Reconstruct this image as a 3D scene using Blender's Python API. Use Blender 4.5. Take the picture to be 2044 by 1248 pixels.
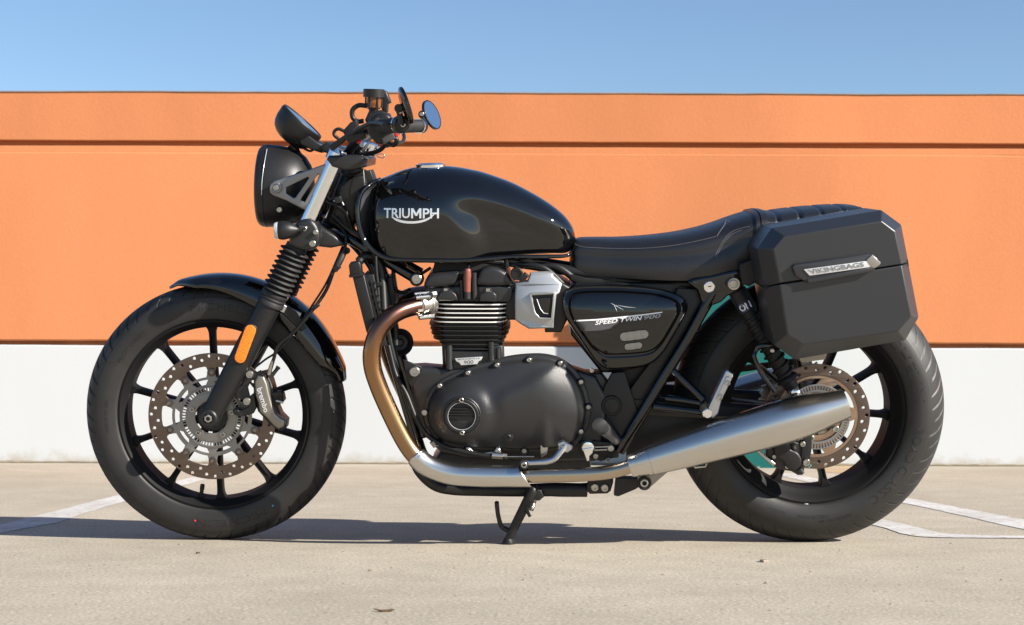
import bpy, bmesh, math, random
from mathutils import Vector, Matrix
from mathutils.bvhtree import BVHTree
from mathutils import noise as mnoise

random.seed(7)
for o in list(bpy.data.objects):
    bpy.data.objects.remove(o, do_unlink=True)
SC = bpy.context.scene
COL = SC.collection
rad = math.radians
PI = math.pi

# ------------------------------------------------------------------ camera
FPX, IW, IH = 3200.0, 2044.0, 1248.0
CAM = Vector((0.0, -4.0, 0.3505))
PITCH = math.atan(171.0 / FPX)
ROLL = rad(0.2)
_f = Vector((0, math.cos(PITCH), math.sin(PITCH)))
_u0 = Vector((0, -math.sin(PITCH), math.cos(PITCH)))
_r0 = Vector((1, 0, 0))
_r = _r0 * math.cos(ROLL) + _u0 * math.sin(ROLL)
_u = _u0 * math.cos(ROLL) - _r0 * math.sin(ROLL)
cd = bpy.data.cameras.new('camera')
cd.sensor_width = 36.0
cd.lens = FPX / IW * 36.0
cd.clip_start = 0.05
cd.clip_end = 2000.0
cam = bpy.data.objects.new('camera', cd)
COL.objects.link(cam)
M = Matrix.Identity(4)
for i in range(3):
    M[i][0], M[i][1], M[i][2], M[i][3] = _r[i], _u[i], -_f[i], CAM[i]
cam.matrix_world = M
SC.camera = cam
cd.dof.use_dof = True
cd.dof.focus_distance = 3.84
cd.dof.aperture_fstop = 9.0

# ------------------------------------------------------------------ light
SUNV = Vector((1.62, -0.85, 1.0)).normalized()          # towards the sun
SUN_EL = math.asin(SUNV.z)
world = bpy.data.worlds.new('World')
SC.world = world
world.use_nodes = True
wn = world.node_tree.nodes
wn.clear()
sky = wn.new('ShaderNodeTexSky')
sky.sky_type = 'NISHITA'
sky.sun_disc = False
sky.sun_elevation = SUN_EL
sky.sun_rotation = math.atan2(SUNV.x, SUNV.y)
sky.air_density = 1.0
sky.dust_density = 0.3
sky.ozone_density = 3.4
bgn = wn.new('ShaderNodeBackground')
bgn.inputs[1].default_value = 0.072
outw = wn.new('ShaderNodeOutputWorld')
world.node_tree.links.new(sky.outputs[0], bgn.inputs[0])
world.node_tree.links.new(bgn.outputs[0], outw.inputs[0])
sl = bpy.data.lights.new('sun', 'SUN')
sl.energy = 5.0
sl.angle = rad(0.53)
sl.color = (1.0, 0.93, 0.83)
so = bpy.data.objects.new('sun', sl)
COL.objects.link(so)
so.rotation_euler = SUNV.to_track_quat('Z', 'Y').to_euler()
so.location = SUNV * 30
SC.view_settings.view_transform = 'Standard'
SC.view_settings.look = 'None'
SC.view_settings.exposure = 1.10
SC.view_settings.gamma = 1.0
SC.render.engine = 'CYCLES'
SC.cycles.max_bounces = 8
SC.cycles.glossy_bounces = 5
SC.render.film_transparent = False

# ------------------------------------------------------------------ frames
LEAN = rad(9.5)                     # the machine rests on its side stand
_ew = Vector((0, math.cos(LEAN), math.sin(LEAN)))
_ez = Vector((0, -math.sin(LEAN), math.cos(LEAN)))

def ray(px, py):
    return _f + _r * ((px - IW / 2) / FPX) + _u * ((IH / 2 - py) / FPX)

def L(px, py, w=0.0):
    """machine coordinates (along, across, up) of the point at lateral offset w"""
    d = ray(px, py)
    t = (w - CAM.dot(_ew)) / d.dot(_ew)
    p = CAM + d * t
    return Vector((p.x, w, p.dot(_ez)))

def K(w=0.0, z=0.5):
    """metres per photo pixel at that place"""
    p = _ew * w + _ez * z
    return (p - CAM).dot(_f) / FPX

def G(px, py):
    d = ray(px, py)
    return CAM + d * (-CAM.z / d.z)

def to_local(p):
    return Vector((p.x, p.dot(_ew), p.dot(_ez)))

def WP(px, py, Y):
    d = ray(px, py)
    return CAM + d * ((Y - CAM.y) / d.y)

# ------------------------------------------------------------------ materials
MATS = {}
def mat(name, base, rough=0.5, metal=0.0, coat=0.0, coat_rough=0.03, bump=0.0, bscale=200.0,
        var=0.0, vscale=6.0, spec=0.5, rvar=0.0, trans=0.0, ior=1.45, aniso=0.0, var2=None, detail=4.0, base2=None):
    m = bpy.data.materials.new(name)
    m.use_nodes = True
    nt = m.node_tree
    b = nt.nodes['Principled BSDF']
    b.inputs['Base Color'].default_value = (*base, 1)
    b.inputs['Roughness'].default_value = rough
    b.inputs['Metallic'].default_value = metal
    b.inputs['Coat Weight'].default_value = coat
    b.inputs['Coat Roughness'].default_value = coat_rough
    b.inputs['Specular IOR Level'].default_value = spec
    b.inputs['IOR'].default_value = ior
    b.inputs['Transmission Weight'].default_value = trans
    b.inputs['Anisotropic'].default_value = aniso
    tc = nt.nodes.new('ShaderNodeTexCoord')
    if var > 0:
        n = nt.nodes.new('ShaderNodeTexNoise')
        n.inputs['Scale'].default_value = vscale
        n.inputs['Detail'].default_value = detail
        nt.links.new(tc.outputs['Object'], n.inputs['Vector'])
        r = nt.nodes.new('ShaderNodeValToRGB')
        c1 = [max(0, c * (1 - var)) for c in base]
        c2 = [min(1, c * (1 + var)) for c in base]
        if base2: c2 = list(base2)
        r.color_ramp.elements[0].position = 0.3
        r.color_ramp.elements[1].position = 0.7
        r.color_ramp.elements[0].color = (*c1, 1)
        r.color_ramp.elements[1].color = (*c2, 1)
        nt.links.new(n.outputs['Fac'], r.inputs['Fac'])
        nt.links.new(r.outputs['Color'], b.inputs['Base Color'])
    if rvar > 0:
        n = nt.nodes.new('ShaderNodeTexNoise')
        n.inputs['Scale'].default_value = 40.0
        n.inputs['Detail'].default_value = 5.0
        nt.links.new(tc.outputs['Object'], n.inputs['Vector'])
        mr = nt.nodes.new('ShaderNodeMapRange')
        mr.inputs[3].default_value = max(0.0, rough - rvar)
        mr.inputs[4].default_value = min(1.0, rough + rvar)
        nt.links.new(n.outputs['Fac'], mr.inputs[0])
        nt.links.new(mr.outputs[0], b.inputs['Roughness'])
    if bump > 0:
        n = nt.nodes.new('ShaderNodeTexNoise')
        n.inputs['Scale'].default_value = bscale
        n.inputs['Detail'].default_value = 3.0
        nt.links.new(tc.outputs['Object'], n.inputs['Vector'])
        bp = nt.nodes.new('ShaderNodeBump')
        bp.inputs['Strength'].default_value = bump
        bp.inputs['Distance'].default_value = 0.002
        nt.links.new(n.outputs['Fac'], bp.inputs['Height'])
        nt.links.new(bp.outputs['Normal'], b.inputs['Normal'])
    MATS[name] = m
    return m

mat('gloss_black', (0.0025, 0.0025, 0.003), 0.025, spec=0.85)
mat('satin_black', (0.0085, 0.0085, 0.009), 0.44, bump=0.05, bscale=900, rvar=0.06)
mat('cast_black', (0.014, 0.014, 0.015), 0.34, bump=0.2, bscale=1400, rvar=0.05, spec=0.6)
mat('matte_black', (0.007, 0.007, 0.008), 0.6, bump=0.05, bscale=600)
mat('bag_shell', (0.0155, 0.0165, 0.020), 0.36, bump=0.12, bscale=1100, rvar=0.03, spec=0.8)
mat('rubber', (0.012, 0.012, 0.0125), 0.62, bump=0.25, bscale=500, var=0.25, vscale=14, rvar=0.08)
mat('tyre_rubber', (0.0175, 0.0168, 0.0165), 0.52, bump=0.12, bscale=700, var=0.35, vscale=9, rvar=0.08)
mat('tyre_letter', (0.010, 0.0095, 0.0095), 0.6)
mat('wheel_black', (0.008, 0.008, 0.0085), 0.6, bump=0.04, bscale=900, spec=0.18)
mat('cover_black', (0.019, 0.019, 0.0195), 0.33, bump=0.22, bscale=1500, rvar=0.05, spec=0.6)
mat('plastic_black', (0.0075, 0.0075, 0.008), 0.42, bump=0.06, bscale=700)
mat('chrome', (0.86, 0.86, 0.87), 0.04, 1.0)
mat('mirror_glass', (0.75, 0.78, 0.82), 0.015, 1.0)
mat('steel', (0.48, 0.46, 0.43), 0.28, 1.0, rvar=0.06)
mat('bolt_steel', (0.50, 0.49, 0.47), 0.28, 1.0)
mat('aluminium', (0.52, 0.53, 0.55), 0.36, 1.0, bump=0.04, bscale=1200, rvar=0.06)
mat('aluminium_paint', (0.24, 0.245, 0.255), 0.38, 0.8, bump=0.05, bscale=900)
mat('throttle_silver', (0.42, 0.43, 0.44), 0.40, 0.6, bump=0.05, bscale=900)
mat('machined_edge', (0.92, 0.91, 0.89), 0.34, 0.45)
mat('disc_steel', (0.165, 0.128, 0.108), 0.38, 1.0, rvar=0.08, bump=0.05, bscale=500)
mat('disc_bronze', (0.42, 0.30, 0.22), 0.34, 1.0, rvar=0.06)
mat('carrier_grey', (0.26, 0.255, 0.25), 0.45, 0.85, bump=0.05)
mat('caliper_grey', (0.27, 0.25, 0.22), 0.42, 0.85, bump=0.06, bscale=900)
mat('letter_silver', (0.72, 0.74, 0.77), 0.3, 0.6)
mat('letter_white', (0.82, 0.83, 0.84), 0.45)
mat('letter_dark', (0.02, 0.02, 0.025), 0.5)
mat('letter_grey', (0.30, 0.31, 0.33), 0.4)
mat('switch_grey', (0.05, 0.05, 0.052), 0.5)
mat('badge_relief', (0.20, 0.20, 0.21), 0.45, 0.4)
mat('decal_grey', (0.075, 0.075, 0.08), 0.3, coat=0.5)
mat('reflector', (0.85, 0.20, 0.005), 0.22, coat=1.0, bump=0.9, bscale=420, var=0.25, vscale=300)
mat('amber', (0.20, 0.06, 0.012), 0.12, coat=0.6, var=0.5, vscale=60)
mat('copper_cap', (0.20, 0.065, 0.045), 0.42, var=0.15, vscale=60)
mat('red_plastic', (0.55, 0.012, 0.015), 0.35)
mat('lens', (0.55, 0.57, 0.58), 0.15, coat=1.0, bump=0.5, bscale=300)
mat('dial', (0.01, 0.01, 0.012), 0.08, coat=1.0, coat_rough=0.01)
mat('leather', (0.0085, 0.0085, 0.0105), 0.36, bump=0.26, bscale=420, rvar=0.06, spec=0.75)
mat('thread', (0.16, 0.16, 0.16), 0.7)
mat('hose', (0.006, 0.006, 0.006), 0.45)
mat('chain_steel', (0.06, 0.045, 0.035), 0.55, 0.6, var=0.3, vscale=80)
mat('mesh_metal', (0.45, 0.44, 0.43), 0.4, 0.8)
mat('dot_red', (0.7, 0.03, 0.03), 0.5)
mat('dot_blue', (0.03, 0.30, 0.65), 0.5)
mat('weight_silver', (0.6, 0.6, 0.6), 0.4, 0.7)

def brushed(name, c, rough):
    m = mat(name, c, rough, 1.0)
    nt = m.node_tree
    b = nt.nodes['Principled BSDF']
    tc = nt.nodes.new('ShaderNodeTexCoord')
    mp = nt.nodes.new('ShaderNodeMapping')
    mp.inputs['Scale'].default_value = (25, 600, 600)
    n = nt.nodes.new('ShaderNodeTexNoise')
    n.inputs['Scale'].default_value = 1.0
    n.inputs['Detail'].default_value = 4.0
    nt.links.new(tc.outputs['Object'], mp.inputs[0])
    nt.links.new(mp.outputs[0], n.inputs['Vector'])
    mr = nt.nodes.new('ShaderNodeMapRange')
    mr.inputs[3].default_value = rough - 0.01
    mr.inputs[4].default_value = rough + 0.012
    nt.links.new(n.outputs['Fac'], mr.inputs[0])
    nt.links.new(mr.outputs[0], b.inputs['Roughness'])
    return m
brushed('brushed', (0.58, 0.56, 0.53), 0.26)
brushed('pipe_steel', (0.46, 0.385, 0.30), 0.22)

def header_material():
    """heat-tinted stainless: plum brown at the port, straw gold lower down"""
    m = mat('header', (0.4, 0.25, 0.12), 0.25, 1.0)
    nt = m.node_tree
    b = nt.nodes['Principled BSDF']
    tc = nt.nodes.new('ShaderNodeTexCoord')
    sp = nt.nodes.new('ShaderNodeSeparateXYZ')
    nt.links.new(tc.outputs['Object'], sp.inputs[0])
    n = nt.nodes.new('ShaderNodeTexNoise')
    n.inputs['Scale'].default_value = 9.0
    nt.links.new(tc.outputs['Object'], n.inputs['Vector'])
    ad = nt.nodes.new('ShaderNodeMath'); ad.operation = 'MULTIPLY_ADD'
    ad.inputs[1].default_value = 0.08
    nt.links.new(n.outputs['Fac'], ad.inputs[0])
    nt.links.new(sp.outputs['Z'], ad.inputs[2])
    mr = nt.nodes.new('ShaderNodeMapRange')
    mr.inputs[1].default_value = 0.20
    mr.inputs[2].default_value = 0.64
    nt.links.new(ad.outputs[0], mr.inputs[0])
    r = nt.nodes.new('ShaderNodeValToRGB')
    e = r.color_ramp.elements
    e[0].position = 0.0; e[0].color = (0.30, 0.195, 0.115, 1)
    e[1].position = 1.0; e[1].color = (0.17, 0.085, 0.065, 1)
    x = e.new(0.45); x.color = (0.36, 0.22, 0.115, 1)
    x = e.new(0.72); x.color = (0.33, 0.175, 0.085, 1)
    x = e.new(0.88); x.color = (0.24, 0.115, 0.075, 1)
    nt.links.new(mr.outputs[0], r.inputs['Fac'])
    nt.links.new(r.outputs['Color'], b.inputs['Base Color'])
header_material()

# ------------------------------------------------------------------ mesh helpers
def finish(me, name, m, parent, sharp=38, kind=None):
    me.materials.append(MATS[m] if isinstance(m, str) else m)
    for p in me.polygons:
        p.use_smooth = True
    me.set_sharp_from_angle(angle=rad(sharp))
    o = bpy.data.objects.new(name, me)
    COL.objects.link(o)
    if parent is not None:
        o.parent = parent
    if kind:
        o['kind'] = kind
    return o

def obj(name, verts, faces, m, parent=None, sharp=38, kind=None, fix=True):
    me = bpy.data.meshes.new(name)
    me.from_pydata([tuple(v) for v in verts], [], faces)
    if fix:
        bm = bmesh.new(); bm.from_mesh(me)
        bmesh.ops.recalc_face_normals(bm, faces=bm.faces)
        bm.to_mesh(me); bm.free()
    me.update()
    return finish(me, name, m, parent, sharp, kind)

def empty(name, parent=None):
    o = bpy.data.objects.new(name, None)
    COL.objects.link(o)
    if parent is not None: o.parent = parent
    return o

def cr(pts, n=8, closed=False):
    """Catmull-Rom through tuples of any length"""
    out = []
    N = len(pts)
    rng = N if closed else N - 1
    for i in range(rng):
        if closed:
            p0, p1, p2, p3 = pts[(i - 1) % N], pts[i], pts[(i + 1) % N], pts[(i + 2) % N]
        else:
            p1, p2 = pts[i], pts[i + 1]
            p0 = pts[i - 1] if i > 0 else tuple(2 * a - b for a, b in zip(p1, p2))
            p3 = pts[i + 2] if i + 2 < N else tuple(2 * b - a for a, b in zip(p1, p2))
        for k in range(n):
            t = k / n
            out.append(tuple(0.5 * (2 * b + (c - a) * t + (2 * a - 5 * b + 4 * c - d) * t * t + (3 * b - a - 3 * c + d) * t ** 3)
                             for a, b, c, d in zip(p0, p1, p2, p3)))
    if not closed:
        out.append(tuple(pts[-1]))
    return out

def tube_data(pts, radii, seg=14, caps=True):
    V = [Vector(p) for p in pts]
    n = len(V)
    if not hasattr(radii, '__len__'): radii = [radii] * n
    T = []
    for i in range(n):
        a = V[max(0, i - 1)]; b = V[min(n - 1, i + 1)]
        T.append((b - a).normalized())
    up = Vector((0, 1, 0)) if abs(T[0].y) < 0.8 else Vector((0, 0, 1))
    nrm = (up - T[0] * up.dot(T[0])).normalized()
    verts, faces = [], []
    for i in range(n):
        nrm = (nrm - T[i] * nrm.dot(T[i])).normalized()
        bn = T[i].cross(nrm)
        for k in range(seg):
            a = 2 * PI * k / seg
            verts.append(V[i] + (nrm * math.cos(a) + bn * math.sin(a)) * radii[i])
    for i in range(n - 1):
        for k in range(seg):
            a = i * seg + k; b = i * seg + (k + 1) % seg
            faces.append((a, b, b + seg, a + seg))
    if caps:
        faces.append(tuple(range(seg - 1, -1, -1)))
        faces.append(tuple(range((n - 1) * seg, n * seg)))
    return verts, faces

def tube(name, pts, r, m, parent=None, seg=14, smooth=8, sharp=50, caps=True):
    """pts: (px,py,w) photo points or Vectors; r radius or list of radii"""
    P3 = [tuple(p) if isinstance(p, Vector) else tuple(L(*p)) for p in pts]
    if hasattr(r, '__len__'):
        q = [p + (rr,) for p, rr in zip(P3, r)]
    else:
        q = [p + (r,) for p in P3]
    if smooth and len(q) > 2: q = cr(q, smooth)
    v, f = tube_data([p[:3] for p in q], [p[3] for p in q], seg, caps)
    return obj(name, v, f, m, parent, sharp)

def lathe_data(o, axis, prof, seg=48, closed=False):
    o = Vector(o); ax = Vector(axis).normalized()
    h = Vector((0, 0, 1)) if abs(ax.z) < 0.9 else Vector((1, 0, 0))
    e1 = (h - ax * h.dot(ax)).normalized(); e2 = ax.cross(e1)
    verts, faces, rows = [], [], []
    for (t, r) in prof:
        if r < 1e-6:
            rows.append([len(verts)]); verts.append(o + ax * t)
        else:
            rows.append(list(range(len(verts), len(verts) + seg)))
            for k in range(seg):
                a = 2 * PI * k / seg
                verts.append(o + ax * t + (e1 * math.cos(a) + e2 * math.sin(a)) * r)
    pairs = list(zip(rows[:-1], rows[1:]))
    if closed: pairs.append((rows[-1], rows[0]))
    for A, B in pairs:
        for k in range(seg):
            k2 = (k + 1) % seg
            if len(A) == 1 and len(B) == 1: continue
            if len(A) == 1: faces.append((A[0], B[k2], B[k]))
            elif len(B) == 1: faces.append((A[k], A[k2], B[0]))
            else: faces.append((A[k], A[k2], B[k2], B[k]))
    return verts, faces

def lathe(name, o, axis, prof, m, parent=None, seg=48, closed=False, sharp=32):
    v, f = lathe_data(o, axis, prof, seg, closed)
    return obj(name, v, f, m, parent, sharp)

def curve_mesh(outline, holes, thick, bevel, res=2):
    cu = bpy.data.curves.new('tmp', 'CURVE')
    cu.dimensions = '2D'
    cu.fill_mode = 'BOTH'
    cu.extrude = max(0.00005, thick / 2 - bevel)
    cu.bevel_depth = bevel
    cu.bevel_resolution = res
    cu.offset = -bevel
    for ring in [outline] + list(holes):
        s = cu.splines.new('POLY')
        s.points.add(len(ring) - 1)
        for p, q in zip(s.points, ring):
            p.co = (q[0], q[1], 0, 1)
        s.use_cyclic_u = True
    ob = bpy.data.objects.new('tmp', cu)
    me = bpy.data.meshes.new_from_object(ob)
    bpy.data.objects.remove(ob); bpy.data.curves.remove(cu)
    return me

def plate(name, pts, w0, w1, m, parent=None, holes=(), bevel=0.0, px=True, smooth=0, sharp=38, fn=None, wtrace=None):
    """flat piece in the machine's side plane; traced outline, thickness w0..w1"""
    wt = w0 if wtrace is None else wtrace
    def cv(ring):
        if px: ring = [tuple(L(p[0], p[1], wt)) for p in ring]; ring = [(p[0], p[2]) for p in ring]
        if smooth: ring = cr(ring, smooth, True)
        return ring
    me = curve_mesh(cv(pts), [cv(h) for h in holes], abs(w1 - w0), bevel)
    wc = (w0 + w1) / 2
    bm = bmesh.new(); bm.from_mesh(me)
    bmesh.ops.remove_doubles(bm, verts=bm.verts, dist=1e-6)
    for v in bm.verts:
        x, z, w = v.co
        v.co = (x, w + wc, z)
        if fn: v.co = fn(v.co)
    bmesh.ops.recalc_face_normals(bm, faces=bm.faces)
    bm.to_mesh(me); bm.free()
    me.name = name
    return finish(me, name, m, parent, sharp)

def circle(cx, cy, r, n=32, a0=0.0):
    return [(cx + r * math.cos(a0 + 2 * PI * k / n), cy + r * math.sin(a0 + 2 * PI * k / n)) for k in range(n)]

def beam(name, A, B, wid, dep, m, parent=None, bev=0.003, wid2=None):
    """rectangular bar from A to B (Vectors), wid in the side plane, dep across"""
    A = Vector(A); B = Vector(B); d = (B - A).normalized()
    s = Vector((0, 1, 0)); s = (s - d * s.dot(d)).normalized(); n = d.cross(s)
    wid2 = wid2 or wid
    rings = []
    def sec(c, wd):
        a, b, e = wd / 2, dep / 2, min(bev, wd / 3, dep / 3)
        q = [(a, b - e), (a - e, b), (-a + e, b), (-a, b - e), (-a, -b + e), (-a + e, -b), (a - e, -b), (a, -b + e)]
        return [c + n * x + s * y for x, y in q]
    R = [sec(A, wid), sec(B, wid2)]
    v = R[0] + R[1]
    f = [(k, (k + 1) % 8, 8 + (k + 1) % 8, 8 + k) for k in range(8)] + [tuple(range(8)), tuple(range(15, 7, -1))]
    return obj(name, v, f, m, parent, 30)

def dome(name, pts, spine, levels, m, parent=None, hf=None, smooth=5, wtrace=-0.14, back=None, sharp=30):
    """pillow-like cover: traced outline drawn in towards a spine line; levels (s, w)"""
    P2 = [(L(p[0], p[1], wtrace)) for p in pts]
    ring = cr([(p.x, p.z) for p in P2], smooth, True)
    a = L(spine[0], spine[1], wtrace); b = L(spine[2], spine[3], wtrace)
    A2 = Vector((a.x, a.z)); B2 = Vector((b.x, b.z)); AB = B2 - A2
    verts, faces = [], []
    n = len(ring)
    for s, w in levels:
        for q in ring:
            q = Vector(q)
            t = max(0, min(1, (q - A2).dot(AB) / AB.length_squared))
            c = A2 + AB * t
            p = c + (q - c) * s
            ww = w + (hf(p.x, p.y, s) if hf else 0)
            verts.append((p.x, ww, p.y))
    for i in range(len(levels) - 1):
        for k in range(n):
            k2 = (k + 1) % n
            faces.append((i * n + k, i * n + k2, (i + 1) * n + k2, (i + 1) * n + k))
    o = obj(name, verts, faces, m, parent, sharp)
    bm = bmesh.new(); bm.from_mesh(o.data)
    bmesh.ops.remove_doubles(bm, verts=bm.verts, dist=2e-5)
    bmesh.ops.dissolve_degenerate(bm, edges=bm.edges, dist=1e-6)
    bmesh.ops.recalc_face_normals(bm, faces=bm.faces)
    bm.to_mesh(o.data); bm.free()
    for p in o.data.polygons: p.use_smooth = True
    o.data.set_sharp_from_angle(angle=rad(sharp))
    return o

_boltmesh = {}
def bolt(parent, px, py, w, rpx, m='bolt_steel', name='bolt', loc=None, long=0.6):
    """socket-head screw facing the near side"""
    key = (m, long)
    if key not in _boltmesh:
        prof = [(0.3, 0), (0.3, 1.0), (-long * 0.75, 1.0), (-long, 0.84), (-long, 0.60), (-long + 0.75, 0.56), (-long + 0.75, 0)]
        v, f = lathe_data((0, 0, 0), (0, 1, 0), prof, 20)
        me = bpy.data.meshes.new('bolt'); me.from_pydata([tuple(q) for q in v], [], f)
        bm = bmesh.new(); bm.from_mesh(me); bmesh.ops.recalc_face_normals(bm, faces=bm.faces); bm.to_mesh(me); bm.free()
        me.materials.append(MATS[m])
        for p in me.polygons: p.use_smooth = True
        me.set_sharp_from_angle(angle=rad(35))
        _boltmesh[key] = me
    o = bpy.data.objects.new(name, _boltmesh[key])
    COL.objects.link(o)
    o.parent = parent
    c = L(px, py, w) if loc is None else Vector(loc)
    r = rpx * K(w, c.z) if loc is None else rpx
    o.location = c
    o.scale = (r, r, r)
    return o

def text_data(s, bold=0.0, shear=0.0, ext=0.0, spacing=1.0):
    cu = bpy.data.curves.new('t', 'FONT')
    cu.body = s
    cu.offset = bold
    cu.shear = shear
    cu.extrude = ext
    cu.space_character = spacing
    cu.resolution_u = 3
    ob = bpy.data.objects.new('t', cu)
    me = bpy.data.meshes.new_from_object(ob)
    bpy.data.objects.remove(ob); bpy.data.curves.remove(cu)
    v = [x.co.copy() for x in me.vertices]
    f = [tuple(p.vertices) for p in me.polygons]
    bpy.data.meshes.remove(me)
    xs = [q.x for q in v]; ys = [q.y for q in v]
    x0, x1, y0, y1 = min(xs), max(xs), min(ys), max(ys)
    v = [((q.x - x0) / (x1 - x0), (q.y - y0) / (y1 - y0), q.z) for q in v]
    return v, f

def text_on(name, s, fn, m, parent, bold=0.02, shear=0.0, ext=0.02, spacing=1.0):
    """fn(u, v, d) places the lettering: u along the word 0..1, v up 0..1, d depth"""
    v, f = text_data(s, bold, shear, ext, spacing)
    return obj(name, [fn(*q) for q in v], f, m, parent, 40, fix=True)

def bvh(o):
    me = o.data
    return BVHTree.FromPolygons([v.co.copy() for v in me.vertices], [tuple(p.vertices) for p in me.polygons])

def drop(tree, x, z, lift=0.0006):
    """point on the near face of a surface, looking across the machine"""
    h = tree.ray_cast(Vector((x, -1.5, z)), Vector((0, 1, 0)))
    if h[0] is None: return Vector((x, -0.1, z))
    n = h[1]
    if n.y > 0: n = -n
    return h[0] + n * lift

def quad_map(p00, p10, p01, p11, w, tree=None, lift=0.0006):
    """bilinear map from unit square to four photo points"""
    a, b, c, d = [L(q[0], q[1], w) for q in (p00, p10, p01, p11)]
    def fn(u, v, dd):
        p = (a * (1 - u) + b * u) * (1 - v) + (c * (1 - u) + d * u) * v
        if tree: p = drop(tree, p.x, p.z, lift + max(0, dd))
        else: p = Vector((p.x, w - max(0, dd), p.z))
        return p
    return fn

def decal(name, pts, m, parent, tree, lift=0.0006, wt=-0.15, smooth=0, thick=0.0006):
    """thin piece laid on a curved surface: traced outline, filled and draped"""
    ring = [L(p[0], p[1], wt) for p in pts]; ring = [(p.x, p.z) for p in ring]
    if smooth: ring = cr(ring, smooth, True)
    me = curve_mesh(ring, [], 0.0002, 0.0)
    bm = bmesh.new(); bm.from_mesh(me)
    bmesh.ops.remove_doubles(bm, verts=bm.verts, dist=1e-6)
    bmesh.ops.delete(bm, geom=[f for f in bm.faces if f.calc_center_median().z < 0.00001], context='FACES')
    bmesh.ops.triangulate(bm, faces=bm.faces)
    for _ in range(2):
        long_e = [e for e in bm.edges if e.calc_length() > 0.012]
        if long_e: bmesh.ops.subdivide_edges(bm, edges=long_e, cuts=2); bmesh.ops.triangulate(bm, faces=bm.faces)
    for v in bm.verts:
        v.co = drop(tree, v.co.x, v.co.y, lift)
    bmesh.ops.recalc_face_normals(bm, faces=bm.faces)
    bm.to_mesh(me); bm.free(); me.name = name
    return finish(me, name, m, parent, 60)

def ss(a, b, x):
    if a == b: return float(x >= a)
    t = max(0.0, min(1.0, (x - a) / (b - a)))
    return t * t * (3 - 2 * t)

def lerp_tab(tab, x):
    if x <= tab[0][0]: return tab[0][1]
    for (a, b), (c, d) in zip(tab[:-1], tab[1:]):
        if x <= c: return b + (d - b) * (x - a) / (c - a)
    return tab[-1][1]
def spl_tab(tab, x, n=12):
    """smooth table"""
    return lerp_tab(tab, x)

# ================================================================== setting
def concrete_material():
    m = bpy.data.materials.new('concrete'); m.use_nodes = True
    nt = m.node_tree; b = nt.nodes['Principled BSDF']; lk = nt.links.new
    tc = nt.nodes.new('ShaderNodeTexCoord')
    def noise(scale, detail, rough=0.6, sc=(1, 1, 1)):
        mp = nt.nodes.new('ShaderNodeMapping'); mp.inputs['Scale'].default_value = sc
        lk(tc.outputs['Object'], mp.inputs[0])
        n = nt.nodes.new('ShaderNodeTexNoise')
        n.inputs['Scale'].default_value = scale; n.inputs['Detail'].default_value = detail
        n.inputs['Roughness'].default_value = rough
        lk(mp.outputs[0], n.inputs['Vector'])
        return n
    big = noise(0.9, 5); mid = noise(7, 5, 0.65); fine = noise(140, 3, 0.7); sweep = noise(10, 4, 0.6, (1, 6, 1)); grit = noise(420, 2, 0.6)
    r1 = nt.nodes.new('ShaderNodeValToRGB')
    e = r1.color_ramp.elements
    e[0].position = 0.28; e[0].color = (0.312, 0.277, 0.218, 1)
    e[1].position = 0.75; e[1].color = (0.416, 0.372, 0.300, 1)
    lk(big.outputs['Fac'], r1.inputs['Fac'])
    def mul(c, fac_out, lo, hi, f0=0.3, f1=0.7):
        mr = nt.nodes.new('ShaderNodeMapRange')
        mr.inputs[1].default_value = f0; mr.inputs[2].default_value = f1
        mr.inputs[3].default_value = lo; mr.inputs[4].default_value = hi
        lk(fac_out, mr.inputs[0])
        mx = nt.nodes.new('ShaderNodeMix'); mx.data_type = 'RGBA'; mx.blend_type = 'MULTIPLY'
        mx.inputs[0].default_value = 1.0
        lk(c, mx.inputs[6]); lk(mr.outputs[0], mx.inputs[7])
        return mx.outputs[2]
    c = mul(r1.outputs['Color'], mid.outputs['Fac'], 0.92, 1.06)
    c = mul(c, sweep.outputs['Fac'], 0.95, 1.04)
    c = mul(c, fine.outputs['Fac'], 0.60, 1.38)
    # dark pits and pale grains
    vo = nt.nodes.new('ShaderNodeTexVoronoi'); vo.inputs['Scale'].default_value = 95
    lk(tc.outputs['Object'], vo.inputs['Vector'])
    c = mul(c, vo.outputs['Distance'], 0.42, 1.0, 0.02, 0.17)
    vo2 = nt.nodes.new('ShaderNodeTexVoronoi'); vo2.inputs['Scale'].default_value = 60
    lk(tc.outputs['Object'], vo2.inputs['Vector'])
    c = mul(c, vo2.outputs['Distance'], 1.7, 1.0, 0.02, 0.17)
    lk(c, b.inputs['Base Color'])
    b.inputs['Roughness'].default_value = 0.9
    b.inputs['Specular IOR Level'].default_value = 0.25
    sm = nt.nodes.new('ShaderNodeMath'); sm.operation = 'MULTIPLY_ADD'; sm.inputs[1].default_value = 0.7
    lk(fine.outputs['Fac'], sm.inputs[0]); lk(grit.outputs['Fac'], sm.inputs[2])
    bp = nt.nodes.new('ShaderNodeBump'); bp.inputs['Strength'].default_value = 0.4; bp.inputs['Distance'].default_value = 0.002
    lk(sm.outputs[0], bp.inputs['Height']); lk(bp.outputs['Normal'], b.inputs['Normal'])
    return m
MATS['concrete'] = concrete_material()

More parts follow.
